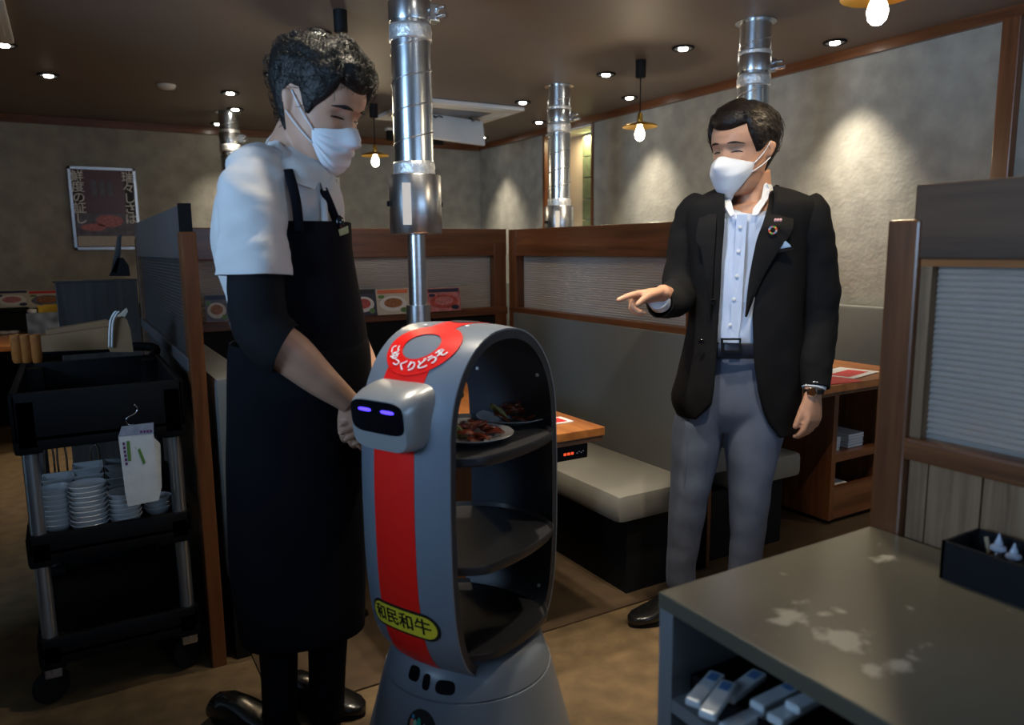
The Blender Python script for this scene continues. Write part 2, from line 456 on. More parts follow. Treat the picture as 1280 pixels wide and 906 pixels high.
# trims
bm = bm_new(); box(bm, XR-.028, XR, YN, YF, ZC-.052, ZC); struct('trim_1', bm, M_woody)
bm = bm_new(); box(bm, XL, XR, YF-.028, YF, ZC-.058, ZC); struct('trim_2', bm, M_woodx)
bm = bm_new(); box(bm, XR-.05, XR, 1.875, 1.955, 0, ZC-.05, .006); struct('trim_3', bm, M_woodz)
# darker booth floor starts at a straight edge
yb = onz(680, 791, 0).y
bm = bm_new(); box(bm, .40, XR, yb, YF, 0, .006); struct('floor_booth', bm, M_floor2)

# ------------------------------------------------------------------ booth screens
def ribbed(bm, axis, c, a0, a1, z0, z1, th=.006, amp=.0030):
    n = max(4, int((z1-z0)/.0105)); rows = []
    for i in range(n*4+1):
        z = z0+(z1-z0)*i/(n*4); o = amp*cos(2*pi*i/4)
        if axis == 'y': rows.append([Vector((c-th/2-o, a0, z)), Vector((c-th/2-o, a1, z)), Vector((c+th/2+o, a1, z)), Vector((c+th/2+o, a0, z))])
        else: rows.append([Vector((a0, c-th/2-o, z)), Vector((a1, c-th/2-o, z)), Vector((a1, c+th/2+o, z)), Vector((a0, c+th/2+o, z))])
    loft(bm, rows)
def screen(label, axis, c0, c1, a0, a1, ztop, zrb, zs1, zs0, posts, ptop, top_mat, post_mat, low_mat, lower=True, bevel=.004, pane=None):
    """axis = direction of its length; c0..c1 thickness, a0..a1 length"""
    def bx(bm, p0, p1, q0, q1, z0, z1, bv=0.0):
        if axis == 'y': box(bm, q0, q1, p0, p1, z0, z1, bv)
        else: box(bm, p0, p1, q0, q1, z0, z1, bv)
    loc = ((c0+c1)/2, (a0+a1)/2, 0) if axis == 'y' else ((a0+a1)/2, (c0+c1)/2, 0)
    t = thing('booth_screen', label, 'partition', loc)
    bm = bm_new(); bx(bm, a0, a1, c0, c1, zrb, ztop, bevel); obj('top_board', bm, top_mat, t)
    for p0, p1 in posts:
        bm = bm_new(); bx(bm, p0, p1, c0-.004, c1+.004, 0, ptop, bevel); obj('post', bm, post_mat, t)
    bm = bm_new(); bx(bm, a0, a1, c0-.006, c1+.006, zs0, zs1, bevel); obj('sill_rail', bm, top_mat, t)
    bm = bm_new(); ribbed(bm, axis, (c0+c1)/2, a0, a1, zs1, zrb, amp=.0016)
    o = obj('ribbed_panel', bm, pane or M_ribfar, t)
    if lower:
        bm = bm_new(); bx(bm, a0, a1, c0+.015, c1-.015, 0, zs0); obj('lower_panel', bm, low_mat, t)
    return t
s1 = screen('long walnut booth screen with ribbed panel above the grey bench facing the table', 'y', 2.0, 2.10, 2.06, 3.44, 1.364, 1.229, .965, .935, [(2.06, 2.115), (3.37, 3.44)], 1.364, M_woody, M_woodz, M_black)
s2 = screen('walnut booth screen with ribbed panel behind the menu cards', 'x', 3.45, 3.55, .38, 1.99, 1.368, 1.232, .965, .925, [(.38, .44), (1.915, 1.985)], 1.30, M_woodx, M_woodz, M_black)
s3 = screen('dark grey topped booth screen ending in a walnut post beside the black cart', 'y', .285, .317, 2.36, 3.97, 1.40, 1.248, .96, .92, [(3.90, 3.97)], 1.33, M_greylam, M_dwoody, M_darkpanel, pane=M_smoke)
bm = bm_new(); box(bm, .282, .324, 2.325, 2.395, 0, 1.325, .004); obj('post', bm, M_woodz, s3)
bm = bm_new(); box(bm, .284, .318, 2.345, 2.362, 1.247, 1.405); obj('end_cap', bm, M_black, s3)
# near screen behind the counter: planked below
s4 = thing('booth_screen', 'walnut booth screen with ribbed panel over rough vertical planks behind the counter', 'partition', (1.315, .3, 0))
bm = bm_new(); box(bm, 1.285, 1.345, -.6, .80, 1.243, 1.372, .004); obj('top_board', bm, M_dwoody, s4)
bm = bm_new(); box(bm, 1.280, 1.350, .785, .845, 0, 1.312, .005); obj('post', bm, M_woodz, s4)
bm = bm_new(); box(bm, 1.275, 1.352, -.6, .785, .885, .925, .006); obj('sill_rail', bm, M_woody, s4)
bm = bm_new(); box(bm, 1.292, 1.312, .765, .785, .925, 1.243); obj('bead', bm, M_plank, s4)
bm = bm_new(); box(bm, 1.290, 1.325, -.6, .785, 1.231, 1.243); obj('bead', bm, M_tabley, s4)
bm = bm_new(); ribbed(bm, 'y', 1.315, -.6, .766, .925, 1.231); obj('ribbed_panel', bm, M_rib, s4)
ys = [.785, .748, .655, .56, .46, .36, .26, .16, .05, -.06, -.18, -.3, -.45, -.6]
for a, b in zip(ys[:-1], ys[1:]):
    bm = bm_new(); box(bm, 1.297+random.uniform(-.0015, .0015), 1.325, b+.0012, a-.0012, 0, .885, .002); obj('plank', bm, M_plank, s4)
# unseen screen added beside the aisle to cut off low window light
t = thing('booth_screen', 'unseen dark wood screen added to block low window light from the aisle', 'partition', (-1.15, .3, 0))
bm = bm_new(); box(bm, -1.19, -1.11, -2.0, 2.4, .06, 1.10, .004); obj('panel', bm, M_darkpanel, t)
bm = bm_new(); box(bm, -1.20, -1.10, -2.02, 2.42, 1.10, 1.17, .004); obj('top_board', bm, M_woody, t)
bm = bm_new(); box(bm, -1.18, -1.12, -2.0, 2.4, 0, .06); obj('plinth', bm, M_black, t)
# low dark wood screen left of the long one
t = thing('low_screen', 'low dark grained wood screen standing behind the black cart', 'partition', (.12, 4.03, 0))
bm = bm_new(); box(bm, -.055, .280, 4.0, 4.06, 0, 1.135, .003); obj('panel', bm, M_darkpanel, t)
bm = bm_new(); box(bm, -.062, .282, 3.994, 4.066, 1.135, 1.143); obj('cap_board', bm, M_darkpanel, t)

# ------------------------------------------------------------------ benches
def soft_box(bm, x0, x1, y0, y1, z0, z1, r=.025):
    box(bm, x0, x1, y0, y1, z0, z1, r)
def bench(label, x0, x1, y0, y1, back, bz=(.38, .94), seat=(.295, .40), thick=.07, group=None):
    """seat x0..x1; back: 'hi' backrest at x1 side, 'lo' at x0 side"""
    t = thing('booth_bench', label, 'bench', ((x0+x1)/2, (y0+y1)/2, 0), group=group)
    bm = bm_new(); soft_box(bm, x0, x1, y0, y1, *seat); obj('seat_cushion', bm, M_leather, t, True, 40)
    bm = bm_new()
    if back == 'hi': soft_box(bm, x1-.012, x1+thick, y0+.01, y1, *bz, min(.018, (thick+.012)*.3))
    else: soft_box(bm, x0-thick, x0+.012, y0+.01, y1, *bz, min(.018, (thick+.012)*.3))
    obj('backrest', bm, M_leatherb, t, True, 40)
    bm = bm_new()
    if back == 'hi': box(bm, x0+.07, x1+thick-.01, y0+.04, y1, 0, seat[0])
    else: box(bm, x0-thick+.01, x1-.07, y0+.04, y1, 0, seat[0])
    obj('base', bm, M_black, t)
    return t
bench('grey vinyl booth bench beside the grill table with the red display', 1.605, 1.985, 2.01, 3.36, 'hi', thick=.008)
bench('pale grey booth bench behind the man in the apron', 0.445, .80, 2.30, 3.43, 'lo', thick=.10, bz=(.27, .90))
bench('grey vinyl booth bench on the far side of the long screen', 2.22, 2.63, 2.06, 3.43, 'lo', thick=.10, bz=(.38, .90))
bench('grey vinyl bench along the plaster wall behind the shelved table', 3.32, 3.68, 2.05, 6.9, 'hi', thick=.055)
t = thing('black_bench', 'long black bench against the back wall under the poster', 'bench', (-.4, 6.8, 0))
bm = bm_new(); box(bm, -2.6, 1.9, 6.62, 7.02, 0, .44, .01); obj('seat', bm, M_black, t)
bm = bm_new(); box(bm, -2.6, 1.9, 6.93, 7.025, .44, .825, .01); obj('backrest', bm, M_black, t)

# ------------------------------------------------------------------ tables
t1 = thing('grill_table', 'orange brown grill table under the duct beside the man in the apron', 'table', (1.15, 2.6, 0))
bm = bm_new(); box(bm, .87, 1.445, 1.885, 3.36, .672, .70, .003); obj('tabletop', bm, M_tabley, t1)
bm = bm_new(); box(bm, .875, 1.44, 1.89, 3.355, .655, .672); obj('edge_board', bm, M_dwoody, t1)
bm = bm_new(); box(bm, .97, 1.30, 2.02, 3.2, 0, .655); obj('pedestal', bm, M_woodz, t1)
bm = bm_new(); lathe(bm, [(.165, .700), (.165, .708), (.15, .712), (.14, .704), (.13, .702), (0, .702)], (1.15, 2.67, 0), 36); obj('grill_ring', bm, M_black, t1, True, 40)
g = thing('grill_controller', 'black grill control box with red digits under the table edge', 'controller', (1.32, 1.95, .585))
a = ony(735, 570, 1.93); 
bm = bm_new(); box(bm, 1.13, a.x, 1.93, 2.015, .593, .654, .006); obj('case', bm, M_blackp, g)
bm = bm_new()
for i in range(3): box(bm, 1.315+i*.014, 1.325+i*.014, 1.9285, 1.931, .612, .620)
obj('red_digits', bm, M_redled, g)
bm = bm_new()
for i in range(4): box(bm, 1.365+i*.008, 1.369+i*.008, 1.9285, 1.931, .613+.004*(i % 2), .616+.004*(i % 2))
obj('print_marks', bm, M_paper, g)
pc = onz(702, 526, .701)
bm = bm_new(); box(bm, pc.x-.10, pc.x+.03, pc.y-.03, pc.y+.05, .7005, .7025)
n_ = thing('order_card', 'small white card with red border on the orange grill table', 'card', (pc.x, pc.y, .70))
obj('card', bm, M_paper, n_)
bm = bm_new(); box(bm, pc.x-.085, pc.x+.012, pc.y-.018, pc.y+.038, .7026, .7029); obj('red_print', bm, M_redpaper, n_)

t2 = thing('shelved_table', 'wooden table with open shelves in its end, right of the suited man', 'table', (2.9, 2.6, 0))
bm = bm_new(); box(bm, 2.45, 3.28, 1.95, 3.3, .668, .70, .003); obj('tabletop', bm, M_tabley, t2)
bm = bm_new(); box(bm, 2.455, 3.275, 1.955, 3.295, .655, .668); obj('edge_board', bm, M_dwoody, t2)
zs = ony(1060, 567, 2.10).z; zl = ony(1060, 606, 2.10).z
bm = bm_new(); box(bm, 2.88, 2.91, 2.10, 3.1, 0.03, .655); obj('side_panel', bm, M_woodz, t2)
bm = bm_new(); box(bm, 3.24, 3.27, 2.10, 3.1, 0.03, .655); obj('side_panel', bm, M_woodz, t2)
bm = bm_new(); box(bm, 2.91, 3.24, 2.5, 2.53, 0.03, .655); obj('back_panel', bm, M_black, t2)
bm = bm_new(); box(bm, 2.91, 3.24, 2.10, 2.5, zs-.028, zs+.008); obj('shelf', bm, M_woodx, t2)
bm = bm_new(); box(bm, 2.91, 3.24, 2.105, 2.13, 0.03, zl); obj('front_board', bm, M_woodx, t2)
bm = bm_new(); box(bm, 2.91, 3.24, 2.13, 2.5, zl-.10, zl-.08); obj('shelf', bm, M_woodx, t2)
bm = bm_new(); box(bm, 2.93, 3.22, 2.16, 3.05, 0, .03); obj('plinth', bm, M_black, t2)
# shelf contents
for k, (x0, x1, n, mt, lab) in enumerate([(2.945, 2.99, 5, M_paper, 'white folded napkins piled on the table shelf'), (3.05, 3.16, 5, M_porc, 'pale booklet in the pile on the table shelf')]):
    for i in range(n):
        bm = bm_new(); z0 = zs+.0085+i*.013
        box(bm, x0+random.uniform(-.004, .004), x1+random.uniform(-.004, .004), 2.14, 2.30, z0, z0+.0115, .003)
        tag(recentre(obj('booklet', bm, mt)), lab, 'booklet', 'pile on the table shelf %s' % ('left' if k == 0 else 'right'))
for i in range(4):
    bm = bm_new(); z0 = zl-.079+i*.017
    box(bm, 2.93+.01*i, 3.05+.012*i, 2.14, 2.30, z0, z0+.015, .004)
    tag(recentre(obj('packet', bm, M_paper)), 'flat clear packet in the bottom shelf of the table', 'packet', 'packets in the bottom shelf')
for (x, y, dx, rz, lab, col) in [(1058, 466, .13, .2, 'red and white menu sheet on the shelved table', 0), (1036, 474, .10, -.15, 'red menu sheet under the white bordered one', 1)]:
    pc = onz(x, y, .703)
    mn = thing('menu_sheet', lab, 'menu', (pc.x, pc.y, .701+.002*(1-col)), rz)
    bm = bm_new(); box(bm, -dx, dx, -.09, .09, 0, .0015); obj('sheet', bm, M_paper if col == 0 else M_redpaper, mn, local=True)
    if col == 0:
        bm = bm_new(); box(bm, -dx+.02, dx-.04, -.06, .03, .0016, .002); obj('red_print', bm, M_redpaper, mn, local=True)

# table with a blue tissue box far left
t3 = thing('side_table', 'wooden table carrying the blue tissue box', 'table', (-.4, 6.05, 0))
bm = bm_new(); box(bm, -1.2, .35, 5.6, 6.5, .665, .70, .004); obj('tabletop', bm, M_tabley, t3)
for sx in (-1.1, .05):
    bm = bm_new(); box(bm, sx, sx+.06, 5.75, 6.35, 0, .665); obj('leg_panel', bm, M_woodz, t3)
# table behind the near screen
t4 = thing('booth_table', 'brown booth table glimpsed through the ribbed panel', 'table', (1.95, .3, 0))
bm = bm_new(); box(bm, 1.62, 2.35, -.5, .68, .665, .70, .004); obj('tabletop', bm, M_tabley, t4)
bm = bm_new(); box(bm, 1.85, 2.1, -.4, .5, 0, .665); obj('pedestal', bm, M_woodz, t4)

# ------------------------------------------------------------------ ceiling: ducts
def make_duct(label, x, y, foot):
    t = thing('exhaust_duct', label, 'duct', (x, y, 0), group='exhaust ducts over the tables')
    R = .0725
    def zz(py): return ony(520, py, 2.67).z
    zc1, zc0, zt0 = zz(221), zz(292), zz(381)
    bm = bm_new(); cyl(bm, (0, 0, zc1), (0, 0, ZC-.003), R, 32); obj('pipe', bm, M_galv, t, True, 40, local=True)
    bm = bm_new()
    pts = [(R*1.01*cos(a), R*1.01*sin(a), zc1+.06+(ZC-.06-zc1-.06)*a/(2*pi*6)) for a in [2*pi*6*i/160 for i in range(161)]]
    tube(bm, pts, .0028, 6); obj('spiral_seam', bm, M_steel, t, True, local=True)
    for z0, z1 in ((zc1+.003, zc1+.052), (zz(54), zz(34)), (2.155, 2.175)):
        bm = bm_new(); tube(bm, [(0, 0, z0+(z1-z0)*i/5) for i in range(6)], [R+.003, R+.006, R+.004, R+.006, R+.005, R+.003], 32)
        rough_up(bm, .003, 40); obj('foil_band', bm, M_foil, t, True, local=True)
    bm = bm_new(); lathe(bm, [(R+.004, 2.08), (R+.005, 2.085), (R+.005, 2.15), (R+.003, 2.155)], n=32); obj('damper_sleeve', bm, M_galv, t, True, 40, local=True)
    bm = bm_new(); box(bm, .045, .098, -.05, .0, 2.085, 2.145, .003); d = obj('damper_box', bm, M_galv, t, local=True)
    bm = bm_new(); cyl(bm, (.085, -.045, 2.128), (.10, -.085, 2.128), .007, 10); cyl(bm, (.085, -.045, 2.10), (.105, -.09, 2.10), .010, 10); obj('damper_knob', bm, M_chrome, d, True, 40, local=True)
    bm = bm_new(); lathe(bm, [(R, ZC-.006), (R+.022, ZC-.006), (R+.022, ZC-.001), (R, ZC-.001)], n=32); obj('ceiling_flange', bm, M_galv, t, True, 40, local=True)
    Rc = .098
    bm = bm_new(); lathe(bm, [(.06, zc1+.004), (Rc-.003, zc1+.004), (Rc, zc1), (Rc, zc0+.004), (Rc-.003, zc0), (.035, zc0-.004)], n=40); c = obj('collector', bm, M_steel, t, True, 40, local=True)
    for s in (-1, 1):
        bm = bm_new(); box(bm, s*Rc-.010, s*Rc+.010, -.012, .012, zc0+.10, zc0+.118); obj('latch', bm, M_black, c, local=True)
    bm = bm_new(); box(bm, -.085, -.045, -.083, -.078, zc0+.03, zc1-.03); obj('label_sticker', bm, M_paper, c, local=True)
    bm = bm_new(); cyl(bm, (0, 0, zt0-.01), (0, 0, zc0+.005), .0345, 24); obj('lower_tube', bm, M_steel, t, True, 40, local=True)
    bm = bm_new(); lathe(bm, [(.034, zt0), (.046, zt0), (.046, foot), (.034, foot)], n=28); obj('sleeve', bm, M_steel, t, True, 40, local=True)
    return t
d1 = make_duct('galvanised exhaust duct beside the standing man in the white shirt', 1.147, 2.67, .86)
for lab, x, y in (('galvanised exhaust duct in front of the bright wall niche', 2.86, 4.25), ('galvanised exhaust duct rising behind the suited man', 2.89, 2.64), ('exhaust duct by the back wall behind the shoulder of the man in the apron', 1.15, 6.19)):
    c = copy_tree(d1, None, (x, y, 0)); c['label'] = lab

# ------------------------------------------------------------------ pendants
def make_pendant():
    t = thing('pendant_lamp', 'brass plate pendant lamp with bare bulb hanging by the wall, left of the suited man', 'lamp', (2.89, 3.47, ZC), group='brass pendant lamps')
    bm = bm_new(); lathe(bm, [(.026, -.095), (.030, -.09), (.030, -.001), (.026, 0)], n=20); obj('ceiling_canopy', bm, M_black, t, True, 40, local=True)
    bm = bm_new(); cyl(bm, (0, 0, -.30), (0, 0, -.09), .0032, 8); obj('cord', bm, M_black, t, True, local=True)
    bm = bm_new(); lathe(bm, [(.008, -.285), (.014, -.295), (.018, -.335), (.016, -.345)], n=18); obj('socket', bm, M_brass, t, True, 40, local=True)
    bm = bm_new(); lathe(bm, [(.016, -.335), (.05, -.342), (.095, -.356), (.101, -.362), (.099, -.366), (.05, -.352), (.016, -.345)], n=36); obj('shade', bm, M_brass, t, True, 50, local=True)
    bm = bm_new(); lathe(bm, [(.013, -.345), (.014, -.36), (.024, -.385), (.029, -.405), (.024, -.428), (.012, -.440), (0, -.443)], n=20); obj('bulb', bm, M_bulb, t, True, local=True)
    l = bpy.data.lights.new('pendant_light', 'POINT'); l.energy = 5.0; l.color = (1, .80, .52); l.shadow_soft_size = .035
    o = bpy.data.objects.new('pendant_light', l); C.objects.link(o); o.parent = t; o.location = (0, 0, -.475)
    return t
pd = make_pendant()
q = onx(1097, 12, 2.02)
for lab, x, y, dz in (('brass plate pendant lamp above the apron man\'s far shoulder, over the back booths', 2.01, 5.39, 0), ('brass plate pendant lamp hanging between the suited man and the planked screen', q.x, q.y, q.z-(ZC-.40)), ('brass pendant lamp whose black canopy shows above the dark curly hair', 1.13, 3.40, 0)):
    c = copy_tree(pd, None, (x, y, ZC)); c['label'] = lab
    if dz:                       # this one hangs on a different cord length
        c.location.z = ZC
        for ch in c.children:
            if not ch.name.startswith('ceiling_canopy') and not ch.name.startswith('cord'): ch.location.z += dz
            if ch.name.startswith('cord'):
                ch.data = ch.data.copy()
                for v in ch.data.vertices:
                    if v.co.z < -.2: v.co.z += dz
# ------------------------------------------------------------------ downlights
def make_down():
    t = thing('downlight', 'round black rimmed ceiling spotlight', 'downlight', (1.15, 3.78, ZC), group='ceiling spotlights')
    bm = bm_new(); lathe(bm, [(.040, -.001), (.058, -.002), (.060, -.006), (.056, -.011), (.042, -.009), (.038, -.002)], n=28); obj('rim', bm, M_black, t, True, 50, local=True)
    bm = bm_new(); lathe(bm, [(.0, -.003), (.024, -.003), (.026, -.010), (.022, -.015), (0, -.016)], n=18); obj('lamp', bm, M_lamp, t, True, local=True)
    return t
dl = make_down()
spots = [(1.15, 3.78, 1), (0.0, 5.39, .3), (-.18, 4.72, .3), (1.03, 5.43, .4), (1.17, 6.02, .4), (1.17, 6.76, .25), (1.16, 4.76, .8), (2.93, 4.82, .8), (3.50, 5.50, 1.5),
         (3.49, 6.48, 1.5), (2.94, 6.16, .6), (2.92, 3.83, .9), (3.51, 4.33, 1.9), (2.91, 3.15, 1.0), (3.53, 2.69, 2.4),
         (3.52, 1.0, 1.6), (1.42, 1.02, 1.05), (1.27, 1.55, 1.15), (1.15, 2.20, .7), (.72, 1.78, .5)]
for i, (x, y, e) in enumerate(spots):
    c = dl if i == 0 else copy_tree(dl, None, (x, y, ZC))
    if i == 0: c.location = (x, y, ZC)
    l = bpy.data.lights.new('spot_beam', 'SPOT'); l.energy = SPOT_POWER*e; l.color = (1.0, .87, .68)
    l.spot_size = radians(78); l.spot_blend = 1.0; l.shadow_soft_size = .03
    o = bpy.data.objects.new('spot_beam', l); C.objects.link(o); o.parent = c; o.location = (0, 0, -.022)
    if (x, y) == (1.42, 1.02):       # adjustable spotlight turned towards the standing guest
        o.rotation_euler = Vector((.38, .68, -1.05)).to_track_quat('-Z', 'Y').to_euler()

# smoke detector, air conditioners
pc = onz(208, 106, ZC)
bm = bm_new(); lathe(bm, [(.02, -.028), (.045, -.022), (.055, -.010), (.056, 0)], pc, 24)
tag(obj('smoke_detector', bm, M_white, None, True, 40), 'white round smoke detector on the dark ceiling', 'detector')
def make_ac():
    t = thing('ceiling_air_conditioner', 'white ceiling cassette air conditioner with a dropped panel', 'air conditioner', (2.62, 5.42, ZC))
    bm = bm_new(); box(bm, -.43, .43, -.43, .43, -.030, -.001, .008); obj('face_panel', bm, M_white, t, local=True)
    bm = bm_new(); box(bm, -.25, .25, -.25, .25, -.032, -.030); obj('intake_opening', bm, M_greylam, t, local=True)
    bm = bm_new(); box(bm, -.235, .235, -.012, .012, -.10, .10, .006, Matrix.Translation((.06, -.02, -.135)) @ Matrix.Rotation(radians(-18), 4, 'X') @ Matrix.Rotation(radians(4), 4, 'Y')); obj('drop_panel', bm, M_white, t, local=True)
    for sx in (-.12, .2):
        bm = bm_new(); tube(bm, [(sx, -.02, -.05), (sx, .03, -.03)], .006, 8); tube(bm, [(sx, -.02, -.06), (sx+.03, -.03, -.045), (sx+.07, -.01, -.05)], .004, 6, 4); obj('hanger_wire', bm, M_black, t, True, local=True)
    for sx, sy, ax in ((-.37, 0, 0), (.37, 0, 0), (0, -.37, 1), (0, .37, 1)):
        bm = bm_new()
        if ax == 0: box(bm, sx-.03, sx+.03, -.28, .28, -.034, -.030)
        else: box(bm, -.28, .28, sy-.03, sy+.03, -.034, -.030)
        obj('outlet_flap', bm, M_white, t, local=True)
    return t
ac = make_ac()
c = copy_tree(ac, None, (-.56, 4.14, ZC)); c['label'] = 'white ceiling air conditioner over the far left tables'
for i, (x, y) in enumerate(((490, 165), (547, 171))):
    pc = onz(x, y, ZC-.03)
    sp = thing('ceiling_speaker', 'small black ceiling box with white edge near the air conditioner', 'speaker', (pc.x, pc.y, ZC), group='black ceiling boxes')
    bm = bm_new(); box(bm, -.045, .045, -.03, .03, -.10, -.02, .006); obj('black_case', bm, M_black, sp, local=True)
    bm = bm_new(); box(bm, -.055, .055, -.035, .035, -.02, 0, .003); obj('mount', bm, M_white, sp, local=True)

# ------------------------------------------------------------------ posters and menu cards
def quad_on(bm, c, ax, ay, x0, x1, y0, y1, n, th=.0008, o=0.0):
    q = [c+ax*x0+ay*y0+n*o, c+ax*x1+ay*y0+n*o, c+ax*x1+ay*y1+n*o, c+ax*x0+ay*y1+n*o]; prism(bm, q, n*th)
def ell_on(bm, c, ax, ay, x, y, rx, ry, n, o=0.0, th=.0006, k=18):
    prism(bm, [c+ax*(x+rx*cos(2*pi*i/k))+ay*(y+ry*sin(2*pi*i/k))+n*o for i in range(k)], n*th)
PC = dict(navy=pm('print_navy', (.015, .02, .06), .4, var=.2), cream=pm('print_cream', (.55, .50, .42), .4, var=.1, vscale=60), meat=pm('print_meat', (.42, .06, .05), .4, var=.4, vscale=70), brown=pm('print_brown', (.30, .11, .03), .4, var=.4, vscale=70), white=M_paper, pink=pm('print_pink', (.50, .17, .18), .4, var=.35, vscale=60), green=pm('print_green', (.10, .22, .05), .4, var=.3), yellow=pm('print_yellow', (.65, .42, .03), .4, var=.1), red=M_redpaper, maroon=pm('print_maroon', (.10, .014, .010), .3, var=.2), grey=pm('print_grey', (.13, .12, .15), .4, var=.4, vscale=20), black=M_ink, orange=pm('print_orange', (.6, .14, .05), .4, var=.2))
po = thing('food_poster', 'framed maroon meat poster with white vertical lettering on the back wall', 'poster', (.34, YF-.01, 1.29))
p0 = ony(95, 311, YF-.03); pw, ph = .465, .635
c0 = Vector((p0.x, YF-.012, p0.z)); N = Vector((0, -1, 0))
bm = bm_new(); quad_on(bm, c0, X, Z, .0, pw, 0, ph, N, .010); obj('backing', bm, PC['maroon'], po)
bm = bm_new()
for a, b, cc, d in ((-.008, .012, -.008, ph+.008), (pw-.012, pw+.008, -.008, ph+.008), (-.008, pw+.008, -.008, .012), (-.008, pw+.008, ph-.012, ph+.008)): quad_on(bm, c0, X, Z, a, b, cc, d, N, .022)
obj('frame', bm, M_alu, po)
bm = bm_new(); quad_on(bm, c0, X, Z, .02, .08, .17, .62, N, .0005, .0105); quad_on(bm, c0, X, Z, pw-.08, pw-.02, .17, .62, N, .0005, .0105); obj('dark_band', bm, PC['black'], po)
bm = bm_new(); quad_on(bm, c0, X, Z, .02, pw-.02, .10, .28, N, .0006, .0108); obj('meat_photo', bm, PC['grey'], po)
bm = bm_new(); ell_on(bm, c0, X, Z, pw*.55, .22, .10, .05, N, .0116); ell_on(bm, c0, X, Z, pw*.3, .17, .09, .03, N, .0116); obj('meat_slice', bm, PC['pink'], po)
bm = bm_new(); quad_on(bm, c0, X, Z, .02, pw-.02, .02, .10, N, .0006, .0108); obj('plate_photo', bm, PC['cream'], po)
for j, (xx, s) in enumerate(((.055, '鮮度の証し'), (pw-.052, '瑞々しさは'))):
    bm = bm_new()
    for i, ch in enumerate(s): text_into(bm, ch, .092, frame_mat(c0+X*xx+Z*(.565-i*.083)+N*.0118, X, Z), .0009)
    obj('lettering', bm, M_wink, po)
bm = bm_new()
for i in range(3): quad_on(bm, c0, X, Z, .15+i*.055, .185+i*.055, .42, .54, N, .0006, .0118)
obj('small_print', bm, PC['grey'], po)
po2 = thing('small_poster', 'small white framed picture on the back wall behind the man in the apron', 'poster', (1.8, YF-.01, 1.5))
a = ony(426, 264, YF-.02); b = ony(426, 222, YF-.02)
c0 = Vector((a.x-.34, YF-.012, a.z)); hh = b.z-a.z
bm = bm_new(); quad_on(bm, c0, X, Z, 0, .34, 0, hh, N, .014); obj('frame', bm, M_white, po2)
bm = bm_new(); quad_on(bm, c0, X, Z, .02, .315, .025, hh*.72, N, .001, .0142); obj('picture', bm, PC['cream'], po2)
bm = bm_new(); quad_on(bm, c0, X, Z, .02, .315, hh*.72, hh-.02, N, .001, .0142); obj('sky_picture', bm, pm('print_blue', (.10, .16, .28), .4, var=.2), po2)
def menu_card(label, px0, px1, py0, py1, Yp, style, group):
    a = ony(px0, py1, Yp); b = ony(px1, py0, Yp)
    wd, ht = b.x-a.x, b.z-a.z
    t = thing('menu_card', label, 'menu', ((a.x+b.x)/2, Yp, a.z), group=group)
    c0 = Vector((a.x, Yp, a.z)); ax = X; ay = (Z+Y*.15).normalized(); n = ax.cross(ay)
    bg, plate, food, strip = style
    bm = bm_new(); quad_on(bm, c0, ax, ay, 0, wd, 0, ht, n, .002); obj('board', bm, PC[bg], t)
    bm = bm_new(); ell_on(bm, c0, ax, ay, wd*.5, ht*.42, wd*.42, ht*.30, n, .0021); obj('printed_plate', bm, PC[plate], t)
    bm = bm_new(); ell_on(bm, c0, ax, ay, wd*.5, ht*.45, wd*.28, ht*.19, n, .0029); obj('printed_food', bm, PC[food], t)
    bm = bm_new(); quad_on(bm, c0, ax, ay, wd*.04, wd*.96, ht*.82, ht*.97, n, .0006, .0021); obj('title_strip', bm, PC[strip], t)
    bm = bm_new(); ell_on(bm, c0, ax, ay, wd*.82, ht*.16, wd*.12, ht*.1, n, .0029); ell_on(bm, c0, ax, ay, wd*.15, ht*.7, wd*.1, ht*.07, n, .0029); obj('printed_garnish', bm, PC['green' if food != 'pink' else 'navy'], t)
    return t
menu_card('menu card with several small dishes behind the man in the apron', 258, 284, 368, 403, 3.43, ('grey', 'cream', 'brown', 'navy'), 'menu cards along the back screen')
menu_card('navy menu card with red meat on a white plate left of the duct sleeve', 440, 470, 361, 395, 3.43, ('navy', 'white', 'meat', 'black'), 'menu cards along the back screen')
menu_card('pale menu card with a brown steak and orange title beside the duct sleeve', 472, 512, 360, 394, 3.43, ('cream', 'white', 'brown', 'orange'), 'menu cards along the back screen')
menu_card('pink menu card of raw meat slices right of the duct sleeve', 535, 576, 359, 390, 3.43, ('pink', 'meat', 'pink', 'navy'), 'menu cards along the back screen')
menu_card('menu card with pink meat on a white plate by the back wall', -6, 35, 362, 385, 6.96, ('cream', 'white', 'pink', 'navy'), 'menu cards on the back bench')
menu_card('menu card with brown meat pieces by the back wall above the blue tissue box', 36, 80, 362, 385, 6.96, ('cream', 'grey', 'brown', 'red'), 'menu cards on the back bench')
bm = bm_new(); box(bm, -2.6, 1.9, 6.90, 7.025, .825, .845, .003); tag(recentre(obj('ledge_board', bm, M_black)), 'black ledge board on the back bench carrying menu cards', 'shelf')
